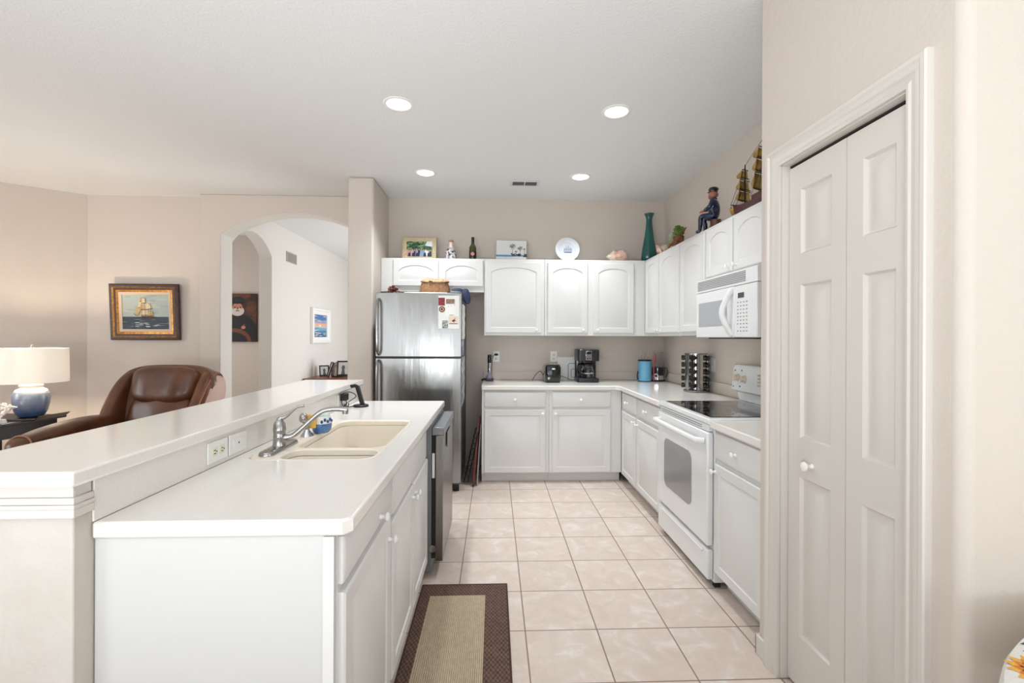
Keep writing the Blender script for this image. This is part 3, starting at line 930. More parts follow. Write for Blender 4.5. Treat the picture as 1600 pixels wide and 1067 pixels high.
# sink base carries the bowls: shell only
t = thing('island_cabinet', 'white island sink cabinet with two doors under a false drawer front', 'cabinet', (IF, 1.713, 0), RI, gI)
mb = MB(); W = .915
mb.box(.0, .065, 0, W, .56, .095); mb.box(0, 0, .095, .018, .56, .872); mb.box(W - .018, 0, .095, W, .56, .872); mb.box(.018, .54, .095, W - .018, .56, .872)
mb.box(.018, 0, .095, W - .018, .54, .11); mb.box(.018, 0, .11, W - .018, .018, .872)
mb.build('body', WHITE, t, local=True)
mb = MB(); drawer_front(mb, .022, .836, .700, .862); mb.build('false_front', WHITE, t, local=True)
for xa, xb, kx in ((.000, .432, .403), (.440, .890, .470)):
    mb = MB(); raised_door(mb, xa + .002, xb, .100, .682); dd = mb.build('door', WHITE, t, local=True)
    km = MB(); knob_mesh(km, kx, .632); km.build('knob', KNOB, dd, local=True)
# near end panel and corner strip
MB().box(-.952, 1.146, 0, -.392, 1.1595, .872).build('end_panel', PANEL, near_cab, bev=.001)
MB().box(-.412, 1.138, 0, -.3855, 1.1455, .872).build('corner_stile', WHITE, near_cab, bev=.001)
# dishwasher, pulled slightly proud of the counter
t = thing('dishwasher', 'stainless dishwasher standing proud of the island front', 'dishwasher', (-.6, 2.95, 0))
DY0, DY1 = 2.645, 3.248
MB().box(-.930, DY0, .03, -.352, DY1, .862).build('tub', GREY, t, bev=.002)
d_ = MB(); d_.box(-.330, DY0 + .003, .085, -.286, DY1 - .003, .800).build('door', STEEL, t, bev=.004)
MB().box(-.350, DY0 + .004, .800, -.280, DY1 - .004, .846).build('control_strip', mat('dishwasher_grey', rgb(140, 142, 146), .35, .6), t, bev=.004)
MB().box(-.283, DY0 + .16, .70, -.276, DY0 + .36, .79).build('handle_plate', STEEL, t, bev=.003)
MB().box(-.351, DY0 + .01, .10, -.331, DY0 + .03, .84).build('inner_frame', DARK, t)
MB().box(-.348, DY0 - .001, .56, -.334, DY0 + .009, .70).build('strap', PLATE, t)
MB().cyl((-.345, DY0 - .006, .16), (-.345, DY0 + .02, .16), .022, n=14).build('hinge', NICKEL, t)
MB().box(-.42, DY0 + .01, 0, -.40, DY1 - .01, .08).build('toe_plate', BLACK, t)


# island countertop with two sink openings
def rrect(x0, x1, y0, y1, r, n=6):
    out = []
    for cx, cy, a in ((x1 - r, y1 - r, 0), (x0 + r, y1 - r, 90), (x0 + r, y0 + r, 180), (x1 - r, y0 + r, 270)):
        for k in range(n + 1):
            out.append((cx + r * math.cos(R(a + 90 * k / n)), cy + r * math.sin(R(a + 90 * k / n))))
    return out


SX0, SX1, SY0, SY1 = -.902, -.432, 1.700, 2.512
counter('countertop', 'white island countertop round the cream double sink',
        [(-.953, 1.137), (-.365, 1.137), (-.345, 1.157), (-.345, 3.268), (-.355, 3.278), (-.953, 3.278)], .8735, .914, [rrect(SX0, SX1, SY0, SY1, .07)])
t = thing('sink', 'cream solid surface double bowl sink set in the island', 'sink', (-.66, 2.1, .914))
B1 = (-.800, -.444, 1.890, 2.498); B2 = (-.790, -.450, 1.714, 1.860)
mb = MB()
mb.prism(rrect(SX0 + .001, SX1 - .001, SY0 + .001, SY1 - .001, .069), [rrect(*B1, .06), rrect(*B2, .05)], lambda a, b, t_: (a, b, t_), .885, .9128)
mb.build('rim', SINK, t, bev=.005)
for (a0, a1, b0, b1), dep, nm in ((B1, .20, 'large_bowl'), (B2, .11, 'small_bowl')):
    mb = MB(); r0 = .06 if dep > .15 else .05
    rs = []
    for ins, z in ((-.0005, .886), (.004, .886 - .02), (.010, .886 - dep * .75), (.022, .886 - dep * .93), (.045, .886 - dep)):
        rs.append([(x, y, z) for x, y in rrect(a0 + ins, a1 - ins, b0 + ins, b1 - ins, max(.02, r0 - ins * .3))])
    mb.rings(rs, 0, False, True)
    o = mb.build(nm, SINK, t)
    mb = MB(); mb.lathe([(.04, 0), (.04, .003), (.03, .001), (.0, .001)], ((a0 + a1) / 2, (b0 + b1) / 2, .886 - dep + .0005), 20); mb.build('drain', CHROME, o)

# knee wall, bar top, trim
XK = -.955
struct(MB().box(-1.17, 1.092, 0, XK, 3.335, 1.018).build('wall_knee', KNEE, bev=.004))
BX0, BX1 = -1.345, -.932
mb = MB(); mb.prism([(BX0 + .045, 1.062), (BX1, 1.062), (BX1, 3.362), (BX0, 3.362), (BX0 + .03, 2.2)], [], lambda a, b, t: (a, b, t), 1.019, 1.054)
tag(mb.build('bar_top', COUNTER, bev=.006), 'raised white bar top on the half wall behind the sink', 'bar top')
# moulding under the bar top, wrapping the near end
mb = MB()
for z0, z1, e in ((.990, 1.0185, .004), (.975, .990, .010), (.965, .975, .014), (.945, .965, .012)):
    e2 = e
    mb.box(-1.185 - 0, 1.091 - e2, z0, XK + e2, 1.0915, z1); mb.box(XK + .0005, 1.0915, z0, XK + e2, 1.135, z1)
struct(mb.build('trim_3', TRIM, bev=.0015), 'white stepped moulding under the near end of the bar top')
mb = MB().box(XK + .0005, 1.140, .9145, XK + .006, 3.30, 1.0185)
tag(mb.build('backsplash', COUNTER, bev=.001), 'white backsplash strip under the bar top', 'backsplash')


# ------------------------------------------------------------------ outlets
def outlet(name, label, center, normal, horiz=False, kind='duplex', cat='outlet', group=None):
    """plate on a wall; normal is axis vector"""
    t = thing(name, label, cat, center, math.atan2(normal[1], normal[0]) + R(90), group)
    # local: front is -y
    w, h = (.116, .072) if horiz else (.072, .116)
    mb = MB(); mb.box(-w / 2, -.005, -h / 2, w / 2, .0, h / 2); p = mb.build('plate', PLATE, t, bev=.003, local=True)
    mb = MB(); sl = MB()
    if kind == 'duplex':
        for s_ in (-1, 1):
            cx, cz = (s_ * .021, 0) if horiz else (0, s_ * .021)
            mb.box(cx - .015, -.0065, cz - .015, cx + .015, -.005, cz + .015)
            if horiz:
                sl.box(cx - .006, -.0075, cz + .004, cx + .003, -.0064, cz + .0065); sl.box(cx - .006, -.0075, cz - .0065, cx + .003, -.0064, cz - .004); sl.box(cx + .007, -.0075, cz - .002, cx + .011, -.0064, cz + .002)
            else:
                sl.box(cx - .0065, -.0075, cz - .003, cx - .004, -.0064, cz + .006); sl.box(cx + .004, -.0075, cz - .003, cx + .0065, -.0064, cz + .006); sl.box(cx - .002, -.0075, cz - .010, cx + .002, -.0064, cz - .006)
    else:
        if horiz: mb.box(-.033, -.007, -.016, .033, -.005, .016)
        else: mb.box(-.016, -.007, -.033, .016, -.005, .033)
        sl.box(-.002, -.0085, -.003, .002, -.007, .003)
    f_ = mb.build('socket' if kind == 'duplex' else 'switch', PLATE if kind != 'duplex' else mat('socket_ivory', rgb(232, 228, 206), .35), t, bev=.001, local=True)
    sl.build('slot', DARK, f_, local=True)
    return t


KX = XK + .0065
outlet('outlet', 'duplex outlet under the bar, nearer the camera than its white neighbour', (KX, 1.628, .966), (1, 0), True)
outlet('outlet', 'white control outlet under the bar, between the duplex outlet and the faucet', (KX, 1.752, .966), (1, 0), True, 'switch')
outlet('outlet', 'outlet under the far end of the bar with the black charger plug', (KX, 2.90, .966), (1, 0), True)
outlet('outlet', 'outlet on the back wall above the small black charging base', (.022, YB - .0005, 1.16), (0, -1))
outlet('outlet', 'outlet on the back wall behind the toaster', (.640, YB - .0005, 1.16), (0, -1))
outlet('light_switch', 'white switch plate on the right wall behind the spice rack', (XR - .0005, 3.80, 1.14), (-1, 0), False, 'switch', 'switch')

# ------------------------------------------------------------------ faucet
ZC = .9145
t = thing('faucet', 'chrome single-lever kitchen faucet behind the sink', 'faucet', (-.852, 1.87, ZC - .001))
Zs = .9133
mb = MB()
n = 40
def stad(hw, hl, z):
    out = []
    for i in range(n):
        a = 2 * math.pi * i / n
        x = math.cos(a) * hw; y = math.sin(a) * hw + (hl - hw) * (1 if math.sin(a) > 0 else -1)
        out.append((-.848 + x, 1.870 + y, z))
    return out
mb.rings([stad(.029, .128, Zs), stad(.029, .128, Zs + .006), stad(.026, .125, Zs + .012), stad(.022, .120, Zs + .014)])
mb.build('deck_plate', NICKEL, t)
mb = MB(); mb.lathe([(.026, .012), (.024, .02), (.022, .045), (.023, .047), (.023, .052), (.022, .054), (.0225, .070), (.024, .073), (.024, .078), (.023, .082), (.021, .100), (.014, .113), (.011, .116), (.010, .122), (.004, .126), (0, .127)], (-.848, 1.870, Zs), 28)
mb.build('body', NICKEL, t)
mb = MB(); mb.tube([(-.842, 1.872, Zs + .045), (-.80, 1.875, Zs + .050), (-.755, 1.880, Zs + .088), (-.70, 1.885, Zs + .138), (-.665, 1.888, Zs + .152), (-.62, 1.891, Zs + .154), (-.590, 1.893, Zs + .150)], [.013, .011, .010, .010, .0095, .010, .011], 12, sm=5)
mb.cyl((-.598, 1.893, Zs + .152), (-.598, 1.893, Zs + .134), .012, .011, 14)
mb.build('spout', NICKEL, t)
mb = MB(); mb.tube([(-.845, 1.872, Zs + .118), (-.825, 1.876, Zs + .126), (-.80, 1.88, Zs + .150), (-.782, 1.884, Zs + .164), (-.76, 1.888, Zs + .168)], [.007, .006, .005, .005, .006], 8, sm=5)
mb.build('lever', NICKEL, t)
t = thing('side_sprayer', 'chrome side sprayer standing between faucet and soap jar', 'sprayer', (-.838, 2.115, Zs))
mb = MB(); mb.lathe([(.028, 0), (.026, .005), (.014, .022), (.011, .030)], (-.838, 2.115, Zs), 20); mb.build('base', CHROME, t)
mb = MB(); mb.lathe([(.010, .028), (.011, .07), (.012, .075)], (-.838, 2.115, Zs), 16); mb.sup((-.848, 2.10, Zs + .082), (.018, .018, .024), 1, 16, 10); mb.build('spray_head', NICKEL, t)
# soap / sponge jar
t = thing('sponge_holder', 'blue and white ceramic sponge jar behind the sink', 'jar', (-.800, 2.19, Zs))
cer = mat('ceramic_blue_white', rgb(226, 224, 220), .2, coat=.4)
mb = MB(); mb.lathe([(.030, 0), (.040, .010), (.044, .030), (.045, .045), (.042, .065), (.036, .078), (.034, .078), (.039, .064), (.041, .045), (.038, .025), (0, .02)], (-.800, 2.19, Zs), 28,
                    mi=[1, 1, 1, 0, 0, 0, 0, 0, 0, 0, 0])
mb.build('jar', [cer, mat('ceramic_blue', rgb(46, 92, 150), .2, var=rgb(90, 130, 176), vscale=40, coat=.4)], t)
mb = MB()
for k in range(5):
    a = R(-70 + k * 18); mb.sup((-.800 + .0435 * math.cos(a), 2.19 + .0435 * math.sin(a), Zs + .055 + .008 * (k % 2)), (.006, .006, .008), 1, 8, 6)
mb.build('flower_pattern', mat('ceramic_dark_blue', rgb(36, 70, 120), .25), t)
mb = MB(); mb.box(-.850, 2.131, Zs + .030, -.806, 2.144, Zs + .092); mb.M = Matrix.Identity(4)
o = mb.build('sponge', mat('sponge_yellow', rgb(236, 188, 92), .9, bump=.4, bscale=300), bev=.004); tag(o, 'yellow sponge standing in the blue and white jar', 'sponge'); recenter(o, (-.82, 2.16, Zs + .03))
mb = MB(); mb.sup((-.79, 2.195, Zs + .075), (.024, .02, .024), 1, 14, 9)
o = mb.build('scrubber', mat('scrubber_mint', rgb(206, 226, 214), .8, bump=.6, bscale=250)); tag(o, 'pale round scrubber on top of the ceramic jar', 'scrubber'); recenter(o, (-.79, 2.195, Zs + .05))
# charging stand with cable
t = thing('charging_stand', 'black phone charging stand at the far end of the island', 'charger', (-.850, 3.0, ZC))
MB().lathe([(.048, 0), (.048, .010), (.044, .013), (0, .013)], (-.850, 3.0, ZC), 28).build('base', BLACK, t)
mb = MB(); lean(mb, (-.838, 3.0, ZC + .010), (-.872, 3.0, ZC + .128), .022, .03); mb.tube([(-.868, 3.0, ZC + .126), (-.885, 3.0, ZC + .134), (-.915, 3.0, ZC + .128)], .008, 8, flat=1.8); mb.build('stand', BLACK, t, bev=.002)
t = thing('charger_plug', 'black charger plug and coiled cable beside the charging stand', 'charger', (-.935, 2.90, ZC))
MB().box(KX + .009, 2.872, .968, KX + .045, 2.925, 1.010).build('plug', BLACK, t, bev=.003)
mb = MB(); mb.tube([(KX + .03, 2.92, .97), (-.925, 2.95, .935), (-.935, 2.93, .925), (-.915, 2.90, .922), (-.93, 2.88, .950), (-.935, 2.90, 1.008), (-.90, 2.95, 1.012), (-.875, 2.98, .985), (-.91, 2.99, .955), (-.935, 2.96, .935), (-.93, 2.92, .920), (-.91, 2.93, .922), (-.895, 2.985, .919)], .0028, 6, sm=7)
mb.tube([(-.94, 2.90, .93), (-.925, 2.87, .922), (-.915, 2.90, .930), (-.935, 2.93, .940), (-.92, 2.96, .920), (-.905, 2.93, .945)], .0028, 6, sm=7)
mb.build('cable', BLACK, t)
# ------------------------------------------------------------------ rug
t = thing('rug', 'brown woven rug with a beige ribbed centre beside the island', 'rug', (-.155, 1.8, 0))
mb = MB(); mb.prism([(-.383, 1.02), (.074, 1.02), (.074, 2.542), (-.383, 2.542)], [[(-.328, 1.12), (-.040, 1.12), (-.040, 2.435), (-.328, 2.435)]], lambda a, b, t_: (a, b, t_), .001, .008)
mb.build('border', RUGB, t, bev=.002)
MB().box(-.328, 1.12, .001, -.040, 2.435, .0075).build('centre', RUGC, t)
mb = MB(); mb.tube([(-.380, 1.02, .006), (.074, 1.02, .006), (.074, 2.542, .006), (-.380, 2.542, .006), (-.380, 1.02, .006)], .005, 6); mb.build('edge_binding', mat('binding_brown', rgb(70, 46, 40), .9), t)

# ------------------------------------------------------------------ things on the kitchen counters
ZK = .9145
# stick appliance on charging base
t = thing('stick_appliance', 'black and silver stick appliance on a small black charging base', 'appliance', (-.045, 4.80, ZK))
mb = MB(); mb.box(-.082, 4.755, ZK, -.004, 4.845, ZK + .026); mb.build('base', BLACK, t, bev=.006)
mb = MB(); mb.lathe([(.036, .026), (.034, .045), (.020, .072), (.018, .090)], (-.046, 4.80, ZK), 24); mb.build('holder', mat('lilac_grey', rgb(134, 130, 150), .35), t)
mb = MB(); mb.lathe([(.019, .090), (.020, .12), (.018, .185), (.020, .19), (.021, .265), (.018, .272), (0, .272)], (-.046, 4.80, ZK), 24, mi=[1, 1, 0, 0, 0, 0, 0]); mb.build('handle', [BLACKG, CHROME], t)
mb = MB(); mb.tube([(-.08, 4.80, ZK + .016), (-.105, 4.79, ZK + .018), (-.125, 4.775, ZK + .010)], .009, 8, sm=4); mb.build('side_knob', BLACK, t)
t = thing('power_plug', 'black plug in the outlet above the charging base', 'plug', (.022, 4.94, 1.18))
mb = MB(); mb.sup((.024, YB - .022, 1.182), (.021, .016, .012), .8, 14, 8); mb.build('plug', BLACK, t)
mb = MB(); mb.tube([(.018, YB - .03, 1.180), (-.005, YB - .05, 1.172), (-.018, YB - .06, 1.13), (-.022, YB - .06, 1.06), (-.024, YB - .05, .96), (-.03, 4.85, .922)], .0028, 6, sm=5); mb.build('cord', BLACK, t)

# toaster
t = thing('toaster', 'black two-slice toaster on the back counter', 'toaster', (.590, 4.72, ZK))
mb = MB()
def tprof(z, gx, gy): return [(x, y, z) for x, y in rrect(.512 + gx, .668 - gx, 4.59 + gy, 4.86 - gy, .03)]
mb.rings([tprof(ZK + .012, .004, .002), tprof(ZK + .02, 0, 0), tprof(ZK + .150, 0, 0), tprof(ZK + .176, .010, .01), tprof(ZK + .182, .025, .02)])
mb.build('body', BLACKG, t)
MB().box(.520, 4.60, ZK, .660, 4.85, ZK + .012).build('base', BLACK, t, bev=.003)
mb = MB()
for xx in (.558, .602): mb.box(xx, 4.64, ZK + .1815, xx + .022, 4.81, ZK + .1835)
mb.build('slot', CHROME, t)
mb = MB(); mb.box(.578, 4.583, ZK + .05, .602, 4.589, ZK + .16); mb.build('lever_track', DARK, t)
mb = MB(); mb.box(.572, 4.565, ZK + .132, .608, 4.588, ZK + .148); mb.build('lever', CHROME, t, bev=.003)
mb = MB(); mb.cyl((.545, 4.590, ZK + .045), (.545, 4.578, ZK + .045), .014, .013, 18); mb.build('browning_dial', CHROME, t)
mb = MB(); mb.tube([(.515, 4.80, ZK + .06), (.48, 4.80, ZK + .10), (.43, 4.78, ZK + .065), (.40, 4.75, ZK + .02), (.398, 4.74, ZK + .008)], .0035, 6, sm=5)
mb.tube([(.668, 4.84, ZK + .05), (.73, 4.84, ZK + .04), (.79, 4.80, ZK + .015), (.84, 4.80, ZK + .010)], .003, 6, sm=5)
mb.build('cord', BLACK, t)
# cutting board with a wire handle outline
t = thing('cutting_board', 'white cutting board leaning on the back wall between toaster and coffee maker', 'cutting board', (.79, 4.91, ZK))
mb = MB(); mb.M = Matrix.Translation((0, 4.905, ZK)) @ Matrix.Rotation(R(-4), 4, 'X')
mb.box(.672, 0, 0, .935, .009, .245); mb.build('board', PAPER, t, bev=.003)
t = thing('wire_frame_stand', 'grey wire stand in front of the white cutting board', 'stand', (.82, 4.86, ZK))
mb = MB(); P_ = lambda x, z: (x, 4.865 + .02 * (z / .2), ZK + .003 + z)
mb.tube([P_(.860, .175), P_(.800, .175), P_(.785, .16), P_(.785, .0), P_(.80, .0)], .003, 6); mb.tube([P_(.86, .115), P_(.822, .115), P_(.815, .105), P_(.815, .04), P_(.822, .03), P_(.86, .03)], .003, 6)
mb.build('wire', GREY, t)

# coffee maker
t = thing('coffee_maker', 'black and steel drip coffee maker with glass carafe', 'coffee maker', (.955, 4.74, ZK))
CX0, CX1, CY0, CY1 = .842, 1.062, 4.62, 4.86
def cm(z, g=0, y0=CY0): return [(x, y, z) for x, y in rrect(CX0 + g, CX1 - g, y0 + g, CY1 - g, .028)]
mb = MB(); mb.rings([cm(ZK, .004), cm(ZK + .004), cm(ZK + .036), cm(ZK + .040, .004)]); mb.build('base', STEELK, t)
mb = MB(); mb.rings([cm(ZK + .215, .004), cm(ZK + .220), cm(ZK + .325), cm(ZK + .333, .006)]); hd = mb.build('water_tank', STEELK, t)
mb = MB(); mb.rings([[(x, y, z) for x, y in rrect(CX0 + .002, CX1 - .002, 4.775, CY1, .02)] for z in (ZK + .038, ZK + .217)]); mb.build('column', BLACKG, t)
mb = MB(); mb.rings([[(x, y, z) for x, y in rrect(CX0 + .045, CX1 - .045, 4.66, 4.775, .03)] for z in (ZK + .195, ZK + .216)]); mb.build('filter_basket', BLACK, t)
mb = MB(); mb.box(.920, 4.614, ZK + .225, .982, 4.622, ZK + .318); pn = mb.build('control_panel', CHROME, hd, bev=.002)
mb = MB(); mb.box(.928, 4.611, ZK + .285, .974, 4.6145, ZK + .308); mb.box(.933, 4.611, ZK + .235, .945, 4.6145, ZK + .247); mb.box(.957, 4.611, ZK + .235, .969, 4.6145, ZK + .247); mb.build('display', BLACKG, pn)
mb = MB(); mb.lathe([(.052, .042), (.062, .055), (.066, .090), (.058, .130), (.046, .155), (.048, .170)], (.955, 4.70, ZK), 28); cf = mb.build('carafe', GLASS, t)
mb = MB(); mb.lathe([(.05, .170), (.05, .182), (.03, .190), (0, .190)], (.955, 4.70, ZK), 24); mb.build('carafe_lid', BLACK, cf)
mb = MB(); mb.tube([(.91, 4.68, ZK + .172), (.878, 4.665, ZK + .168), (.868, 4.66, ZK + .12), (.885, 4.67, ZK + .075)], .009, 8, sm=5); mb.build('carafe_handle', BLACK, cf)
mb = MB(); mb.lathe([(.0655, .086), (.067, .090), (.0655, .094)], (.955, 4.70, ZK), 28); mb.build('steel_band', CHROME, cf)

# blue canister with black rim, holding clear utensils
t = thing('utensil_canister', 'light blue canister with a black rim in the counter corner', 'canister', (1.565, 4.76, ZK))
mb = MB(); mb.lathe([(.066, .004), (.068, .012), (.068, .210), (.066, .216)], (1.565, 4.76, ZK), 32); mb.build('body', mat('canister_blue', rgb(110, 176, 208), .35, coat=.2), t)
mb = MB(); mb.lathe([(.068, 0), (.069, .004), (.067, .008)], (1.565, 4.76, ZK), 32); mb.lathe([(.067, .210), (.071, .216), (.071, .224), (.064, .224), (.060, .150), (0, .15)], (1.565, 4.76, ZK), 32); mb.build('rim', BLACK, t)
mb = MB(); mb.tube([(1.500, 4.76, ZK + .11), (1.485, 4.75, ZK + .07), (1.49, 4.75, ZK + .03), (1.505, 4.76, ZK + .02)], .006, 8, sm=4); mb.build('side_clip', BLACK, t)
for k, (dx, dy, hh, w) in enumerate(((-.03, 0, .33, .012), (.0, .015, .30, .018), (.03, -.01, .32, .010))):
    mb = MB(); mb.tube([(1.565 + dx * .6, 4.76 + dy, ZK + .16), (1.565 + dx, 4.76 + dy, ZK + .25), (1.565 + dx * 1.3, 4.76 + dy, ZK + hh)], [.004, .005, w], 8, sm=3, flat=.3)
    o = mb.build('kitchen_utensil', mat('clear_utensil', rgb(214, 206, 202), .25, alpha=.45)); tag(o, 'clear plastic utensil standing in the blue canister', 'utensil', 'utensils in the blue canister'); recenter(o, (1.565 + dx * .6, 4.76 + dy, ZK + .16))

# small blender
t = thing('blender', 'small blender with a black and silver base beside the blue canister', 'blender', (1.705, 4.79, ZK))
bx, by = 1.712, 4.78
mb = MB(); mb.lathe([(.068, 0), (.070, .006), (.070, .016), (.066, .02)], (bx, by, ZK), 28); mb.build('foot_ring', BLACK, t)
mb = MB(); mb.lathe([(.066, .02), (.063, .050), (.058, .075)], (bx, by, ZK), 28); mb.build('silver_skirt', CHROME, t)
mb = MB(); mb.lathe([(.060, .055), (.063, .10), (.061, .145), (.052, .150), (0, .15)], (bx, by, ZK), 28); mb.build('housing', BLACKG, t)
mb = MB(); mb.cyl((bx - .035, by - .048, ZK + .062), (bx - .041, by - .062, ZK + .061), .024, .023, 24); mb.build('dial_ring', CHROME, t)
mb = MB(); mb.cyl((bx - .041, by - .062, ZK + .061), (bx - .043, by - .069, ZK + .060), .014, .013, 24); mb.build('dial', BLACK, t)
mb = MB(); mb.lathe([(.045, .151), (.050, .17), (.054, .30), (.052, .302), (.048, .17), (.043, .156)], (bx, by, ZK), 28); mb.build('jar', GLASS, t)
mb = MB(); mb.tube([(bx + .055, by - .02, ZK + .14), (bx + .082, by - .03, ZK + .135), (bx + .090, by - .032, ZK + .09), (bx + .07, by - .03, ZK + .04)], .004, 8, sm=5); mb.build('cord', BLACK, t)
mb = MB(); mb.tube([(1.640, 4.70, ZK + .01), (1.642, 4.70, ZK + .20), (1.640, 4.70, ZK + .27), (1.655, 4.70, ZK + .285), (1.660, 4.70, ZK + .24), (1.652, 4.70, ZK + .2)], .005, 8, sm=3)
o = mb.build('bottle_brush', mat('brush_pink', rgb(186, 60, 84), .4)); tag(o, 'pink handled brush between the blue canister and the blender', 'brush'); recenter(o, (1.64, 4.70, ZK + .003))

# spice carousel with jars
SPX, SPY = 1.700, 3.84
t = thing('spice_rack', 'round stainless steel spice carousel on the right counter', 'spice rack', (SPX, SPY, ZK))
mb = MB(); mb.lathe([(.098, 0), (.100, .004), (.100, .016), (.09, .020), (0, .02)], (SPX, SPY, ZK), 36); mb.build('turntable', STEEL, t)
NS = 5
mb = MB()
mb.lathe([(.045, .02), (.045, .315)], (SPX, SPY, ZK), 30)
for k in range(NS):
    a = R(232 + 72 * k)
    c, s_ = math.cos(a + R(36)), math.sin(a + R(36))
    # curved steel strips between the jar columns
    rs = []
    for z in (.02, .312):
        ring = []
        for j in range(7):
            b = a + R(36) + R(-15 + 5 * j); ring.append((SPX + .092 * math.cos(b), SPY + .092 * math.sin(b), ZK + z))
        for j in range(6, -1, -1):
            b = a + R(36) + R(-15 + 5 * j); ring.append((SPX + .089 * math.cos(b), SPY + .089 * math.sin(b), ZK + z))
        rs.append(ring)
    mb.rings(rs)
mb.build('column', mat('polished_steel', rgb(190, 190, 192), .14, 1.0), t)
mb = MB(); mb.lathe([(0, .312), (.094, .312), (.094, .322), (0, .324)], (SPX, SPY, ZK), 36); mb.build('top_cap', STEEL, t)
jar0 = None
for k in range(NS):
    a = 232 + 72 * k
    for j in range(5):
        z = ZK + .052 + .058 * j
        if jar0 is None:
            r_ = thing('spice_jar', '', 'jar', (0, 0, 0), 0, 'spice jars in the steel carousel')
            mb = MB(); mb.M = Matrix.Rotation(R(90), 4, 'Y'); mb.lathe([(.019, .020), (.020, .026), (.020, .056), (.017, .062)], n=14)
            g = mb.build('glass', mat('spice_fill', rgb(96, 62, 34), .2, coat=.6, var=rgb(60, 70, 34), vscale=30), r_, local=True)
            mb = MB(); mb.M = Matrix.Rotation(R(90), 4, 'Y'); mb.lathe([(.019, .062), (.0215, .065), (.0215, .082), (.018, .086), (0, .086)], n=16)
            l = mb.build('lid', BLACKG, r_, local=True)
            jar0 = (r_, g, l); root = r_
        else:
            root = jar0[0].copy(); COL.objects.link(root)
            for q in jar0[1:]:
                c = q.copy(); COL.objects.link(c); c.parent = root
        root.matrix_basis = Matrix.Translation((SPX, SPY, z)) @ Matrix.Rotation(R(a), 4, 'Z') @ Matrix.Translation((.03, 0, 0))
        root['label'] = 'black-lidded spice jar in the steel carousel'
        root['category'] = 'jar'; root['group'] = 'spice jars in the steel carousel'

# ------------------------------------------------------------------ things on top of the wall cabinets
ZW = ZT + .0005


def framed_picture(name, label, cat, c, w, h, fw, ft, fmat, canvas_fn, mats, rot, liner=None, group=None, back=True):
    """picture in local xz plane, front -y, bottom centre at c; rot = 4x4 rotation"""
    t = thing(name, label, cat, (0, 0, 0), 0, group)
    t.matrix_basis = Matrix.Translation(c) @ rot
    mb = MB()
    prof = [(0, 0), (0, -ft * .8), (fw * .12, -ft), (fw * .35, -ft), (fw * .5, -ft * .7), (fw * .75, -ft * .65), (fw, -ft * .45), (fw, 0)]
    rs = [[(-w / 2 + i, y, i), (w / 2 - i, y, i), (w / 2 - i, y, h - i), (-w / 2 + i, y, h - i)] for i, y in prof]
    nm = fmat if isinstance(fmat, (list, tuple)) else [fmat]
    mi = [0, 0, 0, 1, 0, 1, 0, 0] if len(nm) > 1 else None
    mb.rings(rs, 0, False, False, True, mi)
    mb.build('frame', nm, t, local=True, sharp=25)
    i0 = fw
    if liner:
        lw, lm = liner
        mb = MB()
        mb.rings([[(-w / 2 + i, y, i), (w / 2 - i, y, i), (w / 2 - i, y, h - i), (-w / 2 + i, y, h - i)] for i, y in ((i0, -.002), (i0, -ft * .5), (i0 + lw, -ft * .35), (i0 + lw, -.002))], 0, False, False)
        mb.build('liner', lm, t, local=True); i0 += lw
    mb = MB()
    mb.box(-w / 2 + i0 - .002, -.004, i0 - .002, w / 2 - i0 + .002, -.001, h - i0 + .002)
    x0, x1, z0, z1 = -w / 2 + i0, w / 2 - i0, i0, h - i0
    cnt = [0]
    def T(u, v):
        return (x0 + (x1 - x0) * u, -.0043 - cnt[0] * .00006, z0 + (z1 - z0) * v)
    def poly(pts, m):
        cnt[0] += 1; mb.poly([T(u, v) for u, v in pts], m)
    def ell(u, v, ru, rv, m, n=14):
        cnt[0] += 1; mb.poly([T(u + ru * math.cos(2 * math.pi * k / n), v + rv * math.sin(2 * math.pi * k / n)) for k in range(n)], m)
    canvas_fn(poly, ell)
    mb.build('canvas', mats, t, local=True)
    if back: MB().box(-w / 2 + .004, -.001, .004, w / 2 - .004, .001, h - .004).build('backing', DARK, t, local=True)
    return t


def flat(nm, r, g, b, ro=.6): return mat('paint_' + nm, rgb(r, g, b), ro)


rnd = random.Random(3)


def group_photo(poly, ell):
    poly([(0, .45), (1, .45), (1, 1), (0, 1)], 1)
    for k in range(60):
        ell(rnd.uniform(0, 1), rnd.uniform(.5, 1), rnd.uniform(.03, .09), rnd.uniform(.03, .08), rnd.choice((1, 2, 3, 3, 2)))
    poly([(.72, .72), (1, .66), (1, 1), (.78, 1)], 4)
    for k in range(11):
        u = .05 + .088 * k; v = .42 + rnd.uniform(-.04, .06)
        m = rnd.choice((5, 5, 6, 4, 7))
        poly([(u - .05, 0), (u + .05, 0), (u + .04, v - .04), (u - .04, v - .04)], m)
        ell(u, v, .024, .045, 8, 9)
    for k in range(6):
        u = .12 + .15 * k
        poly([(u - .06, 0), (u + .06, 0), (u + .04, .25), (u - .04, .25)], rnd.choice((5, 7, 5)))
        ell(u, .28, .026, .045, 8, 9)


framed_picture('framed_photo', 'group photo in a pale bamboo frame standing on the cabinet over the fridge', 'picture frame', (-.770, 4.775, ZW), .345, .245, .042, .016,
               mat('bamboo_pale', rgb(206, 192, 158), .5, var=rgb(184, 164, 124), vscale=60, bump=.3), group_photo,
               [flat('bg', 120, 140, 120), flat('green', 60, 96, 62), flat('dgreen', 34, 58, 40), flat('lgreen', 128, 160, 116), flat('sky', 224, 228, 232), flat('navy', 36, 40, 66), flat('rose', 214, 150, 140), flat('bluec', 126, 150, 190), flat('skin', 198, 150, 124)],
               Matrix.Rotation(R(-9), 4, 'X'))
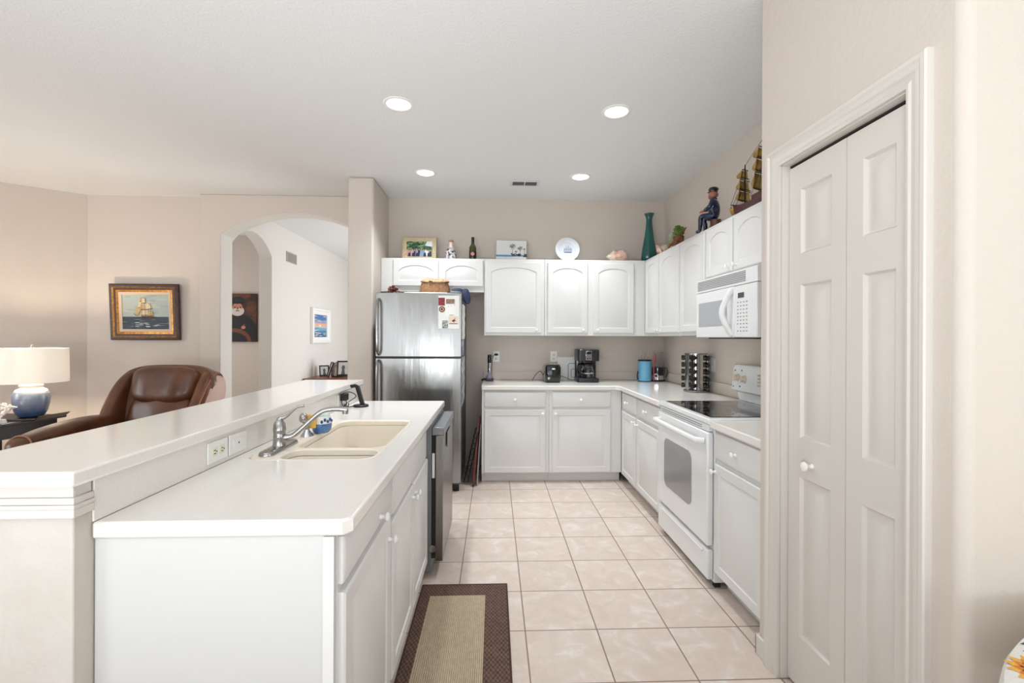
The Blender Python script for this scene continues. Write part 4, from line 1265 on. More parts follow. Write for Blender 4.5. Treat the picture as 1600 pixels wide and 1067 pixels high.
# tequila-style bottle with patterned body and cork
t = thing('patterned_bottle', 'black and white patterned bottle with a cork on the cabinet top', 'bottle', (-.445, 4.76, ZW))
pat = mat('bottle_pattern', rgb(48, 46, 52), .25, coat=.4, var=rgb(214, 206, 208), vscale=42, detail=1)
mb = MB(); mb.lathe([(.052, 0), (.056, .006), (.056, .085), (.050, .105), (.034, .122), (.022, .132)], (-.445, 4.76, ZW), 28); mb.build('body', pat, t)
mb = MB(); mb.lathe([(.022, .132), (.018, .145), (.017, .172), (.021, .176), (.021, .186)], (-.445, 4.76, ZW), 20); mb.build('neck', mat('bottle_glass_white', rgb(228, 214, 208), .2, coat=.4), t)
mb = MB(); mb.lathe([(.021, .186), (.024, .190), (.024, .205), (.018, .210), (0, .211)], (-.445, 4.76, ZW), 18); mb.build('cork', mat('cork', rgb(188, 140, 112), .8, var=rgb(160, 112, 88), vscale=80), t)
# wine bottle
t = thing('wine_bottle', 'slim dark green wine bottle on the cabinet top', 'bottle', (-.222, 4.76, ZW))
mb = MB(); mb.lathe([(.034, 0), (.037, .005), (.037, .130), (.034, .146), (.020, .168), (.0145, .180)], (-.222, 4.76, ZW), 26); mb.build('body', mat('olive_glass', rgb(70, 66, 22), .08, coat=.5, var=rgb(38, 40, 16), vscale=9), t)
mb = MB(); mb.lathe([(.0145, .180), (.0155, .182), (.0155, .240), (.013, .243), (0, .243)], (-.222, 4.76, ZW), 18); mb.build('foil_cap', BLACK, t)
mb = MB()
rs = []
for z in (.03, .095):
    ring = [(-.222 + .0376 * math.cos(R(270 + q)), 4.76 + .0376 * math.sin(R(270 + q)), ZW + z) for q in range(-80, 81, 16)]
    rs.append(ring)
mb.rings(rs, 0, False, False, False); lb = mb.build('label', mat('label_dark', rgb(34, 32, 30), .4), t)
mb = MB()
for q, z, w in ((0, .075, .013), (-16, .066, .010), (16, .066, .010), (0, .058, .012)):
    b = R(270 + q); mb.sup((-.222 + .0378 * math.cos(b), 4.76 + .0378 * math.sin(b), ZW + z), (w, .0012, .011), 1, 10, 6)
mb.build('label_emblem', mat('label_red', rgb(206, 130, 116), .5), lb)
# beach painting
t = thing('beach_painting', 'small canvas painting of palm trees and a white beach', 'painting', (.170, 4.80, ZW))
t.matrix_basis = Matrix.Translation((.172, 4.80, ZW)) @ Matrix.Rotation(R(-8), 4, 'X') @ Matrix.Rotation(R(1.2), 4, 'Y')
mb = MB(); mb.box(-.155, -.016, 0, .155, 0, .225)
def TT(x, z, k=0): return (x, -.0163 - k * .0001, z)
mb.poly([TT(-.155, .050), TT(-.02, .052), TT(.05, .056), (.155, -.0163, .056), (.155, -.0163, .068), TT(-.02, .064), TT(-.155, .062)], 1)
mb.poly([TT(-.155, .062, 1), TT(-.02, .064, 1), TT(.155, .068, 1), TT(.155, .074, 1), TT(-.155, .068, 1)], 2)
for k in range(26):
    x = rnd.uniform(-.01, .155); z = rnd.uniform(.058, .085); mb.disc(TT(x, z, 2), (rnd.uniform(.006, .014), 0, 0), (0, 0, rnd.uniform(.004, .009)), 8, 3)
for px, pz, s_ in ((.012, .168, 1.0), (.090, .148, .85), (.048, .110, .4), (.135, .140, .4)):
    mb.poly([TT(px - .002, .070, 3), TT(px + .003, .070, 3), TT(px + .002, pz, 3), TT(px - .001, pz, 3)], 4)
    for q in range(9):
        a = R(q * 40 + 10); dx, dz = math.cos(a) * .042 * s_, math.sin(a) * .034 * s_
        mb.poly([TT(px, pz, 4), TT(px + dx * .5 - dz * .12, pz + dz * .55 + dx * .12, 4), TT(px + dx, pz + dz - .006, 4), TT(px + dx * .5 + dz * .12, pz + dz * .45 - dx * .08, 4)], 3 if q % 3 else 4)
mb.build('canvas', [mat('canvas_white', rgb(226, 226, 224), .8, bump=.2, bscale=400), flat('seablue', 96, 160, 196), flat('seadeep', 40, 110, 160), flat('palm', 52, 62, 58), flat('palmtan', 120, 104, 84)], t, local=True)
# plate on stand
t = thing('display_plate', 'round white plate with a small blue sailing ship, standing upright', 'plate', (.757, 4.78, ZW))
t.matrix_basis = Matrix.Translation((.757, 4.77, ZW + .012)) @ Matrix.Rotation(R(-10), 4, 'X')
mb = MB(); mb.M = Matrix.Translation((0, 0, .125)) @ Matrix.Rotation(R(90), 4, 'X')
mb.lathe([(.124, .008), (.126, .012), (.122, .014), (.100, .008), (.084, .004), (.078, -.003), (.0, -.003)][::-1] + [(.124, .008)], n=40)
mb = MB(); mb.M = Matrix.Translation((0, 0, .125)) @ Matrix.Rotation(R(90), 4, 'X')
mb.lathe([(0, -.006), (.07, -.006), (.080, -.003), (.100, .004), (.126, .010), (.126, .014), (.100, .009), (.084, .005), (.078, .000), (0, .000)], n=44)
pl = mb.build('plate', mat('plate_glaze', rgb(222, 224, 230), .12, coat=.6), t, local=True)
mb = MB()
def pp(x, z, k=0): return (x, -.0004 - k * .0002, .125 + z)
mb.poly([pp(-.042, -.022), pp(.05, -.022), (.040, -.0004, .088), pp(-.030, -.036)], 0)
for x, hh in ((-.03, .02), (-.012, .036), (.008, .046), (.026, .030), (.04, .018)):
    mb.poly([pp(x - .010, -.014, 1), pp(x + .010, -.014, 1), pp(x + .004, hh, 1), pp(x, hh, 1)], 1)
mb.build('painted_ship', [flat('delft', 96, 108, 140), flat('delftlight', 150, 160, 186)], pl, local=True)
t2 = thing('plate_stand', 'small clear stand under the display plate', 'stand', (.757, 4.77, ZW))
mb = MB(); mb.tube([(.70, 4.74, ZW + .018), (.70, 4.745, ZW + .004), (.715, 4.83, ZW + .004), (.80, 4.83, ZW + .004), (.815, 4.745, ZW + .004), (.815, 4.74, ZW + .018)], .0035, 6); mb.build('wire', CHROME, t2)


def conch(name, label, c, s_, rz, m, mo):
    mb = MB(); mb.M = Matrix.Translation(c) @ Matrix.Rotation(rz, 4, 'Z') @ Matrix.Scale(s_, 4)
    # body whorl: tapered spiral swept along x
    rs = []
    N = 30
    prof = [(-.5, .03), (-.42, .07), (-.30, .13), (-.15, .20), (0, .27), (.12, .30), (.2, .29), (.26, .22), (.32, .19), (.36, .13), (.42, .11), (.46, .06), (.55, .01)]
    for x, r_ in prof:
        ring = []
        for i in range(18):
            a = 2 * math.pi * i / 18
            k = 1 + .16 * max(0, math.cos(a - 1.2)) + (.10 if (i % 4 == 0 and x > .05) else 0)
            ring.append((x, r_ * k * math.cos(a), .27 + r_ * k * math.sin(a) * .9))
        rs.append(ring)
    mb.rings(rs, 0)
    for k in range(6):
        a = R(60 * k + 20); mb.cyl((.17, .26 * math.cos(a), .27 + .24 * math.sin(a)), (.24, .40 * math.cos(a), .27 + .36 * math.sin(a)), .05, .005, 8)
    # flared pink lip
    n = 10; fr = []
    for i in range(n + 1):
        u = i / n; x = -.48 + .72 * u
        fr.append([(x, .08 + .10 * math.sin(math.pi * u), .06 + .05 * u), (x + .02, .26 + .12 * math.sin(math.pi * u), .14 + .10 * math.sin(math.pi * u)), (x + .03, .32 + .10 * math.sin(math.pi * u), .30 + .26 * math.sin(math.pi * u)), (x + .02, .20 + .08 * math.sin(math.pi * u), .30 + .22 * math.sin(math.pi * u))])
    mb.rings(fr, 1)
    o = mb.build(name, [m, mo]); tag(o, label, 'shell'); recenter(o, c)


conch('conch_shell', 'pink conch shell lying on the cabinet beside the teal vase', (1.262, 4.76, ZW), .205, R(186), SHELLW, SHELL)
conch('conch_shell', 'cream seashell on the right wall cabinets behind the teal vase corner', (1.62, 4.36, ZW), .19, R(70), SHELLW, SHELL)

# teal vase
mb = MB(); n = 6
prof = [(.062, 0), (.075, .01), (.088, .04), (.076, .14), (.054, .26), (.040, .36), (.034, .42), (.033, .45), (.037, .475), (.048, .50), (.054, .512), (.052, .515), (.044, .505), (.031, .47), (.028, .44)]
rs = []
for k, (r_, z) in enumerate(prof):
    tw = R(8)
    ring = []
    for i in range(48):
        a = 2 * math.pi * i / 48
        # softened hexagon
        q = math.cos(math.pi / n) / math.cos((a % (2 * math.pi / n)) - math.pi / n)
        ring.append((1.600 + r_ * (.35 + .65 * q) * math.cos(a + tw), 4.74 + r_ * (.35 + .65 * q) * math.sin(a + tw), ZW + z * .98))
    rs.append(ring)
mb.rings(rs); o = mb.build('glass_vase', TEAL, sharp=50); tag(o, 'tall teal glass vase in the cabinet-top corner', 'vase'); recenter(o, (1.60, 4.74, ZW))

# succulent arrangement on driftwood
t = thing('succulent_arrangement', 'green succulents in a small driftwood stump on the right cabinets', 'plant', (1.63, 3.95, ZW))
mb = MB(); bark = mat('driftwood', rgb(96, 58, 38), .85, var=rgb(140, 92, 62), vscale=30, bump=.6)
mb.lathe([(.045, 0), (.050, .02), (.042, .06), (.046, .10), (.03, .115)], (1.60, 3.97, ZW), 14)
for k in range(5):
    a = R(72 * k + 15); mb.tube([(1.60 + .03 * math.cos(a), 3.97 + .03 * math.sin(a), ZW + .06), (1.60 + .07 * math.cos(a), 3.97 + .07 * math.sin(a), ZW + .03), (1.60 + .085 * math.cos(a), 3.97 + .085 * math.sin(a), ZW + .006)], [.014, .010, .006], 7, sm=3)
mb.tube([(1.60, 3.95, ZW + .10), (1.59, 3.85, ZW + .115), (1.585, 3.78, ZW + .135)], [.012, .008, .004], 7, sm=3)
mb.build('stump', bark, t)
def rosette(c, r_, up, name, m):
    mb = MB(); c = Vector(c)
    for ringn, (el, L) in enumerate(((15, 1.0), (40, .85), (65, .6))):
        for k in range(8):
            a = R(45 * k + ringn * 20); d = Vector((math.cos(a) * math.cos(R(el)), math.sin(a) * math.cos(R(el)), math.sin(R(el))))
            p = c + d * r_ * L
            mb.tube([c, c.lerp(p, .6), p], [.006 * r_ / .04, .016 * r_ / .04, .002], 7, sm=3, flat=.4)
    mb.build(name, m, t)
g1 = mat('succulent_green', rgb(84, 112, 44), .5, var=rgb(116, 136, 66), vscale=30); g2 = mat('succulent_pale', rgb(158, 166, 130), .5, var=rgb(190, 186, 166), vscale=30)
rosette((1.60, 3.96, ZW + .15), .055, 1, 'rosette', g1)
rosette((1.59, 4.06, ZW + .085), .05, 1, 'rosette', g2)
rosette((1.57, 4.10, ZW + .045), .04, 1, 'rosette', g2)
rosette((1.57, 3.90, ZW + .105), .055, 1, 'rosette', g1)
rosette((1.56, 3.97, ZW + .105), .05, 1, 'rosette', g2)
rosette((1.60, 3.99, ZW + .185), .030, 1, 'rosette', g1)

# seated sailor figurine
def skin_obj(name, verts, edges, radii, m, parent, M, root=0, sub=2):
    me = bpy.data.meshes.new(name); me.from_pydata([tuple(M @ Vector(v)) for v in verts], edges, [])
    o = bpy.data.objects.new(name, me); COL.objects.link(o)
    s_ = o.modifiers.new('skin', 'SKIN'); s_.use_smooth_shade = True
    for i, r_ in enumerate(radii):
        me.skin_vertices[0].data[i].radius = (r_, r_) if not isinstance(r_, tuple) else r_
        me.skin_vertices[0].data[i].use_root = (i == root)
    b = o.modifiers.new('sub', 'SUBSURF'); b.levels = sub; b.render_levels = sub
    me.materials.append(m)
    o.parent = parent
    pm = parent.matrix_basis.copy()
    me.transform(pm.inverted())
    return o


def ensure_skin_layer(o):
    pass


def skin_bm(name, verts, edges, radii, m, parent, M, root=0, sub=2):
    bm = bmesh.new(); lay = bm.verts.layers.skin.verify()
    vs = [bm.verts.new(M @ Vector(v)) for v in verts]
    for v, r_ in zip(vs, radii): v[lay].radius = (r_, r_) if not isinstance(r_, tuple) else r_
    vs[root][lay].use_root = True
    for a, b in edges: bm.edges.new((vs[a], vs[b]))
    me = bpy.data.meshes.new(name); bm.to_mesh(me); bm.free(); me.materials.append(m)
    o = bpy.data.objects.new(name, me); COL.objects.link(o)
    s_ = o.modifiers.new('skin', 'SKIN'); s_.use_smooth_shade = True
    b = o.modifiers.new('sub', 'SUBSURF'); b.levels = sub; b.render_levels = sub
    if parent:
        o.parent = parent; me.transform(parent.matrix_basis.inverted())
    return o


SF = (1.620, 3.365, ZW)
t = thing('sailor_figurine', 'glazed figurine of a seated sailor in navy coat and dark cap', 'figurine', SF)
# local: +x forward (where he looks), z up; total height about 0.33
M = Matrix.Translation(SF) @ Matrix.Rotation(R(140), 4, 'Z')
V = [(0, 0, .115), (.0, 0, .165), (-.004, 0, .215), (0, 0, .250),            # pelvis, waist, chest, neck
     (.0, .030, .112), (.085, .036, .125), (.085, .038, .060), (.092, .038, .012), (.118, .042, .008),   # left leg
     (.0, -.030, .112), (.082, -.036, .120), (.070, -.040, .060), (.072, -.040, .012), (.100, -.044, .008),  # right leg
     (-.002, .048, .225), (.010, .066, .180), (.060, .056, .150),              # left arm
     (-.002, -.048, .225), (-.006, -.070, .180), (.050, -.050, .178)]
E_ = [(0, 1), (1, 2), (2, 3), (0, 4), (4, 5), (5, 6), (6, 7), (7, 8), (0, 9), (9, 10), (10, 11), (11, 12), (12, 13), (2, 14), (14, 15), (15, 16), (2, 17), (17, 18), (18, 19)]
RD = [.040, .043, .045, .019, .031, .022, .017, .014, .012, .026, .022, .017, .014, .012, .020, .017, .013, .020, .017, .013]
skin_bm('body', V, E_, RD, NAVYG, t, M)
mb = MB(); mb.M = M
mb.sup((.008, 0, .282), (.030, .027, .031), 1, 18, 12); mb.sup((.036, 0, .280), (.008, .005, .007), 1, 10, 6)
mb.sup((.008, .024, .280), (.005, .004, .008), 1, 8, 6); mb.sup((.008, -.024, .280), (.005, .004, .008), 1, 8, 6)
mb.build('head', SKIN_, t)
for sgn, cy, cz in ((1, .054, .148), (-1, -.046, .178)):
    mb = MB(); mb.M = M; mb.sup((.072, cy, cz + .002) if sgn > 0 else (.060, cy, cz + .002), (.014, .011, .010), 1, 10, 6)
    for q in range(4): mb.tube([(.070 if sgn > 0 else .058, cy - .008 + q * .005, cz), (.086 if sgn > 0 else .074, cy - .009 + q * .006, cz - .003)], .0035, 6)
    mb.build('hand', SKIN_, t)
mb = MB(); mb.M = M; mb.sup((.020, 0, .262), (.020, .020, .018), 1, 14, 8); mb.sup((-.010, 0, .276), (.020, .024, .020), 1, 14, 8); mb.build('beard_and_hair', mat('figurine_grey_hair', rgb(120, 96, 84), .4), t)
mb = MB(); mb.M = M; mb.lathe([(.029, 0), (.031, .008), (.029, .010), (.037, .018), (.031, .030), (.016, .037), (0, .038)], (.004, 0, .297), 24); mb.sup((.030, 0, .299), (.018, .020, .003), 1, 14, 6); mb.build('cap', mat('figurine_cap', rgb(34, 30, 34), .25, coat=.4), t)
mb = MB(); mb.M = M; mb.lathe([(.022, 0), (.026, .006), (.020, .010)], (.002, 0, .243), 18); mb.build('collar', mat('figurine_red_brown', rgb(96, 34, 34), .3, coat=.4), t)
mb = MB(); mb.M = M; mb.lathe([(.048, 0), (.044, .03), (.036, .06), (.040, .088), (.030, .090)], (-.012, 0, 0), 14); mb.build('seat_post', mat('figurine_wood', rgb(104, 62, 38), .4, var=rgb(70, 40, 26), vscale=20, coat=.3), t)
mb = MB(); mb.M = M
for a in (-22, 0, 22):
    for z in (.175, .20): mb.sup((.036 * math.cos(R(a)), .036 * math.sin(R(a)), z), (.004, .004, .004), 1, 8, 6)
mb.build('button', mat('button_white', rgb(220, 222, 230), .3), t)

# model sailing ship
SH = Vector((1.655, 2.72, ZW))
t = thing('model_ship', 'wooden model sailing ship with tan sails at the pantry end of the cabinets', 'model ship', SH)
hullm = mat('ship_hull', rgb(92, 46, 40), .35, var=rgb(66, 32, 28), vscale=14, vstretch=(1, 1, 8))
mb = MB()
rs = []
for k in range(15):
    u = k / 14; y = .40 - .72 * u      # bow towards +y
    wd = .052 * math.sin(math.pi * min(1, .08 + u * .78)) ** .7
    sheer = .050 * (2 * u - .9) ** 2
    top = .085 + sheer + (.035 if u > .72 else 0); keel = .012 + .045 * max(0, (.18 - u) / .18) ** 1.2
    rs.append([(SH.x - wd, SH.y + y, ZW + top), (SH.x - wd * 1.05, SH.y + y, ZW + top * .75), (SH.x - wd * .7, SH.y + y, ZW + keel + .02), (SH.x, SH.y + y, ZW + keel),
               (SH.x + wd * .7, SH.y + y, ZW + keel + .02), (SH.x + wd * 1.05, SH.y + y, ZW + top * .75), (SH.x + wd, SH.y + y, ZW + top)])
mb.rings(rs); hull = mb.build('hull', hullm, t, sharp=30)
mb = MB(); mb.box(SH.x - .055, SH.y - .30, ZW + .11, SH.x + .055, SH.y - .14, ZW + .185); mb.build('stern_cabin', hullm, t, bev=.003); mb = MB(); mb.box(SH.x - .046, SH.y - .05, ZW + .085, SH.x + .046, SH.y + .13, ZW + .115); mb.build('deckhouse', hullm, t, bev=.003)
mb = MB()
for y in (.18, -.18): mb.box(SH.x - .04, SH.y + y - .015, ZW, SH.x + .04, SH.y + y + .015, ZW + .03)
mb.build('cradle', DWOOD, t)
masts = ((.285, .365), (.085, .455), (-.16, .38))
mb = MB()
for y, hh in masts: mb.tube([(SH.x, SH.y + y, ZW + .07), (SH.x, SH.y + y, ZW + hh)], [.006, .0035], 8)
mb.tube([(SH.x, SH.y + .36, ZW + .115), (SH.x, SH.y + .47, ZW + .150)], [.006, .003], 8)
mb.build('mast', mat('mast_dark', rgb(44, 26, 22), .5), t)
sailm = mat('sail_tan', rgb(186, 152, 84), .8, var=rgb(158, 124, 62), vscale=20, bump=.2)
def sail(y, z0, z1, w0, w1, bulge=.06):
    mb = MB(); nu, nv = 8, 6; f_ = []; b_ = []
    for j in range(nv + 1):
        v = j / nv; w = w0 + (w1 - w0) * v; rowf = []; rowb = []
        for i in range(nu + 1):
            u = i / nu * 2 - 1
            q = bulge * (1 - u * u) * math.sin(math.pi * (v * .9 + .05))
            a = R(24)
            X_, Y_ = u * w, q
            rowf.append((SH.x + X_ * math.cos(a) - Y_ * math.sin(a), SH.y + y + .008 + X_ * math.sin(a) + Y_ * math.cos(a), ZW + z0 + (z1 - z0) * v))
            rowb.append((rowf[-1][0], rowf[-1][1] + .0025, rowf[-1][2]))
        f_.append(rowf + rowb[::-1])
    mb.rings(f_); mb.build('sail', sailm, t)
    a = R(24)
    for z, w in ((z0, w0), (z1, w1)):
        mb = MB(); mb.tube([(SH.x - w * 1.1 * math.cos(a), SH.y + y - w * 1.1 * math.sin(a), ZW + z), (SH.x + w * 1.1 * math.cos(a), SH.y + y + w * 1.1 * math.sin(a), ZW + z)], .0028, 6)
        mb.build('yard', MATS['mast_dark'], t)
for y, lv in ((.285, ((.125, .19, .062, .050), (.20, .26, .048, .040), (.275, .33, .036, .026))),
              (.085, ((.135, .235, .080, .064), (.25, .325, .060, .048), (.335, .40, .044, .030))),
              (-.16, ((.20, .27, .055, .044), (.28, .335, .040, .026)))):
    for z0, z1, w0, w1 in lv: sail(y, z0, z1, w0, w1)
mb = MB(); mb.tube([(SH.x, SH.y + .46, ZW + .135), (SH.x - .02, SH.y + .42, ZW + .09), (SH.x, SH.y + .36, ZW + .10)], [.004, .028, .010], 8, sm=3, flat=.4); mb.build('furled_sail', sailm, t)
mb = MB()
for p, q in (((0, .47, .150), (0, .285, .355)), ((0, .285, .36), (0, .085, .45)), ((0, .085, .45), (0, -.16, .37)), ((0, .44, .142), (0, .285, .27)),
             ((-.045, .24, .10), (0, .285, .30)), ((-.045, .32, .10), (0, .285, .25)), ((-.05, .04, .11), (0, .085, .36)), ((-.05, .13, .11), (0, .085, .30)), ((.05, .13, .11), (0, .085, .30)), ((0, -.16, .37), (0, -.31, .20)), ((-.05, -.2, .17), (0, -.16, .32))):
    mb.tube([SH + Vector(p), SH + Vector(q)], .0013, 5)
mb.build('rigging', BLACK, t)

# ------------------------------------------------------------------ ceiling fittings
for i, (x, y, lb) in enumerate(((-.612, 2.968, 'round recessed ceiling light, the nearer one on the island side'), (.792, 3.000, 'round recessed ceiling light, the nearer one on the range side'),
                                (-.622, 4.190, 'round recessed ceiling light nearest the fridge'), (.786, 4.222, 'round recessed ceiling light nearest the teal vase corner'))):
    t = thing('recessed_light', lb, 'ceiling light', (x, y, H), 0, 'recessed ceiling lights')
    mb = MB(); mb.lathe([(.070, -.001), (.078, -.007), (.093, -.005), (.096, -.0005), (.070, -.0005)], (x, y, H), 40); mb.build('trim_ring', PLATE, t)
    mb = MB(); mb.lathe([(.0, -.0052), (.071, -.0052), (.071, -.001), (0, -.001)], (x, y, H), 40); mb.build('diffuser', LEDM, t)
    d = bpy.data.lights.new('recessed_lamp', 'AREA'); d.shape = 'DISK'; d.size = .13; d.energy = 7; d.color = (.9, .96, 1); d.spread = R(105)
    o = bpy.data.objects.new('recessed_lamp', d); COL.objects.link(o); o.location = (x, y, H - .012)
t = thing('ceiling_vent', 'rectangular ceiling air vent with dark louvres between the recessed lights', 'vent', (.285, 4.415, H))
mb = MB(); mb.prism([(.145, 4.345), (.425, 4.345), (.425, 4.490), (.145, 4.490)], [[(.170, 4.368), (.280, 4.368), (.280, 4.467), (.170, 4.467)], [(.290, 4.368), (.400, 4.368), (.400, 4.467), (.290, 4.467)]], lambda a, b, z: (a, b, z), H - .010, H - .0005)
mb.build('frame', mat('vent_white', rgb(214, 214, 212), .5), t, bev=.002)
mb = MB().box(.168, 4.366, H - .004, .402, 4.469, H - .001); mb.build('duct', mat('duct_dark', rgb(66, 66, 66), .8), t)
mb = MB()
for k in range(6):
    y = 4.376 + k * .016; mb.box(.170, y, H - .0095, .400, y + .006, H - .004)
mb.build('louvre', mat('louvre_dark', rgb(104, 104, 104), .6), t)

# ------------------------------------------------------------------ pantry bifold door
t = thing('bifold_door', 'cream two-leaf panelled bifold pantry door with a small knob', 'door', (XP + .045, 1.53, 0))
def leaf(y0, y1, name):
    """leaf facing -X built through local frame: x' = along -Y"""
    M = Matrix.Translation((XP + .030, y1, .012)) @ Matrix.Rotation(R(-90), 4, 'Z')
    w = y1 - y0; h = 2.022
    mb = MB(); mb.M = M
    st = .068
    pans = ((.20, .815), (.965, 1.555), (1.675, 1.925))
    # stiles and rails
    mb.box(0, 0, 0, st, .034, h); mb.box(w - st, 0, 0, w, .034, h)
    zz = [0] + [q for p in pans for q in p] + [h]
    for k in range(0, len(zz), 2): mb.box(st, 0, zz[k], w - st, .034, zz[k + 1])
    for a, b in pans:
        def rg(i, y): return [(st + i, y, a + i), (w - st - i, y, a + i), (w - st - i, y, b - i), (st + i, y, b - i)]
        mb.rings([rg(0, .0), rg(.007, .012), rg(.011, .013), rg(.015, .013), rg(.042, .002)], 0, False, True)
    return mb.build(name, TRIM, t, sharp=25)
ym = 1.510
lf = leaf(ym + .0015, PY1 - .007, 'door_leaf'); leaf(PY0 + .007, ym - .0015, 'door_leaf')
mb = MB(); mb.M = Matrix.Translation((XP + .030, 1.672, .885)) @ Matrix.Rotation(R(-90), 4, 'Y')
mb.lathe([(.010, -.001), (.010, .004), (.007, .008), (.007, .018), (.014, .022), (.018, .030), (.016, .037), (.008, .041), (0, .042)], n=20)
mb.build('knob', KNOB, lf)
MB().box(XP + .033, PY0 + .006, 2.040, XP + .058, PY1 - .006, 2.047).build('track', DARK, t)

# ------------------------------------------------------------------ living room
# ship painting
def ship_scene(poly, ell):
    poly([(0, .36), (1, .36), (1, 1), (0, 1)], 1)
    for k in range(26): ell(rnd.uniform(0, 1), rnd.uniform(.42, .98), rnd.uniform(.06, .16), rnd.uniform(.02, .05), rnd.choice((1, 2, 1, 3)))
    poly([(0, 0), (1, 0), (1, .33), (0, .34)], 4)
    for k in range(60):
        u, v = rnd.uniform(0, 1), rnd.uniform(.02, .31); w = rnd.uniform(.04, .12)
        poly([(u - w, v), (u, v - .012), (u + w, v + .006), (u + w * .3, v + .022)], rnd.choice((5, 6, 4, 7, 5)))
    for k in range(14): ell(rnd.uniform(.3, .8), rnd.uniform(.06, .2), .05, .012, 8)
    poly([(.40, .32), (.68, .30), (.72, .35), (.66, .37), (.42, .38)], 9)
    sails = [((.28, .40), (.33, .38), (.42, .60), (.34, .66)), ((.33, .62), (.44, .62), (.47, .80), (.38, .86)), ((.38, .80), (.47, .80), (.46, .93), (.40, .93)),
             ((.40, .40), (.56, .40), (.55, .56), (.40, .55)), ((.39, .56), (.55, .57), (.52, .74), (.40, .72)), ((.42, .74), (.52, .76), (.49, .90), (.43, .89)),
             ((.56, .38), (.66, .38), (.65, .52), (.56, .53)), ((.51, .56), (.66, .60), (.56, .76), (.50, .74)), ((.24, .45), (.30, .40), (.36, .64), (.30, .62))]
    for i, s_ in enumerate(sails):
        poly(s_, 10 if i % 2 else 11)
        (a, b), (c, d_), (e, f), (g, h) = s_
        poly([(a, b), (c, d_), (c, d_ + .02), (a, b + .02)], 12)
    for x in (.42, .50, .62): poly([(x - .004, .36), (x + .004, .36), (x + .002, .94 - abs(x - .46)), (x - .002, .94 - abs(x - .46))], 9)


fw_ = [mat('frame_walnut', rgb(70, 36, 20), .35, var=rgb(46, 22, 14), vscale=20), GOLD]
Mx = Matrix.Rotation(R(-177), 4, 'Z')
framed_picture('ship_painting', 'gold and brown framed oil painting of a sailing ship at sea', 'painting', (-3.648, 5.022, 1.322), .700, .585, .085, .034, fw_, ship_scene,
               [flat('sea0', 60, 70, 84), flat('skyp', 176, 184, 176), flat('skyl', 190, 194, 182), flat('skyd', 160, 172, 168), flat('sea1', 62, 72, 84), flat('sea2', 70, 84, 98), flat('sea3', 34, 42, 56), flat('sea4', 112, 120, 124), flat('foam', 186, 190, 186), flat('hullp', 82, 50, 36), flat('sailp', 220, 200, 158), flat('sailq', 196, 168, 122), flat('sailshade', 120, 90, 66)],
               Matrix.Rotation(R(3.2), 4, 'X'), liner=(.028, LINEN))

# table lamp
LX, LY, LZ = -4.05, 4.22, .655
t = thing('table_lamp', 'blue glazed ceramic table lamp with a white drum shade', 'lamp', (LX, LY, LZ))
mb = MB(); mb.lathe([(.075, 0), (.085, .006), (.108, .05), (.120, .11), (.123, .165), (.118, .205), (.100, .235), (.078, .248), (.072, .256), (.080, .266), (.078, .275), (.05, .278), (.02, .279)], (LX, LY, LZ), 40)
mb.build('base', LGLAZE, t)
mb = MB(); mb.lathe([(.008, .279), (.008, .60), (.018, .602), (.018, .61), (.006, .615), (.010, .625), (0, .628)], (LX, LY, LZ), 14); mb.build('stem', NICKEL, t)
mb = MB(); n = 56
def ring_(r_, z): return [(LX + r_ * math.cos(2 * math.pi * i / n), LY + r_ * math.sin(2 * math.pi * i / n), LZ + z) for i in range(n)]
mb.rings([ring_(.246, .298), ring_(.240, .595), ring_(.2375, .595), ring_(.2435, .298), ring_(.246, .298)], 0, False, False); mb.build('lamp_shade', SHADE, t)
mb = MB()
for k in range(3):
    a = R(120 * k); mb.tube([(LX, LY, LZ + .598), (LX + .239 * math.cos(a), LY + .239 * math.sin(a), LZ + .590)], .0025, 6)
mb.build('shade_spider', NICKEL, t)
mb = MB(); mb.sup((LX, LY, LZ + .43), (.03, .03, .045), 1, 14, 10); mb.build('bulb', BULB, t)
d = bpy.data.lights.new('table_lamp_bulb', 'POINT'); d.energy = 54; d.shadow_soft_size = .045; d.color = (1, .86, .68)
o = bpy.data.objects.new('table_lamp_bulb', d); COL.objects.link(o); o.location = (LX, LY, LZ + .43)
# end table
t = thing('end_table', 'dark wooden end table under the blue lamp', 'table', (-4.15, 4.1, 0))
rz = Matrix.Translation((-4.30, 4.13, 0)) @ Matrix.Rotation(R(-6), 4, 'Z')
mb = MB(); mb.M = rz; mb.box(-.30, -.38, .615, .35, .32, .640); mb.build('table_top', DWOOD, t, bev=.005)
mb = MB(); mb.M = rz; mb.box(-.27, -.33, .50, .29, .29, .614); mb.build('apron', DWOOD, t, bev=.003)
for sx in (-.26, .26):
    for sy in (-.32, .26):
        mb = MB(); mb.M = rz; mb.box(sx - .02, sy - .02, 0, sx + .02, sy + .02, .50); mb.build('leg', DWOOD, t, bev=.003)
t = thing('tray', 'dark tray with raised ends under the table lamp', 'tray', (-4.06, 4.2, .641))
mb = MB(); mb.M = Matrix.Translation((-4.05, 4.20, .641)) @ Matrix.Rotation(R(-4), 4, 'Z')
mb.box(-.17, -.13, 0, .19, .13, .012); mb.build('base', DWOOD, t, bev=.003)
mb = MB(); mb.M = Matrix.Translation((-4.05, 4.20, .641)) @ Matrix.Rotation(R(-4), 4, 'Z')
mb.rings([[(.19, -.13, 0), (.19, .13, 0), (.18, .13, 0), (.18, -.13, 0)], [(.24, -.135, .04), (.24, .135, .04), (.225, .135, .04), (.225, -.135, .04)]]); mb.build('end_lip', DWOOD, t)
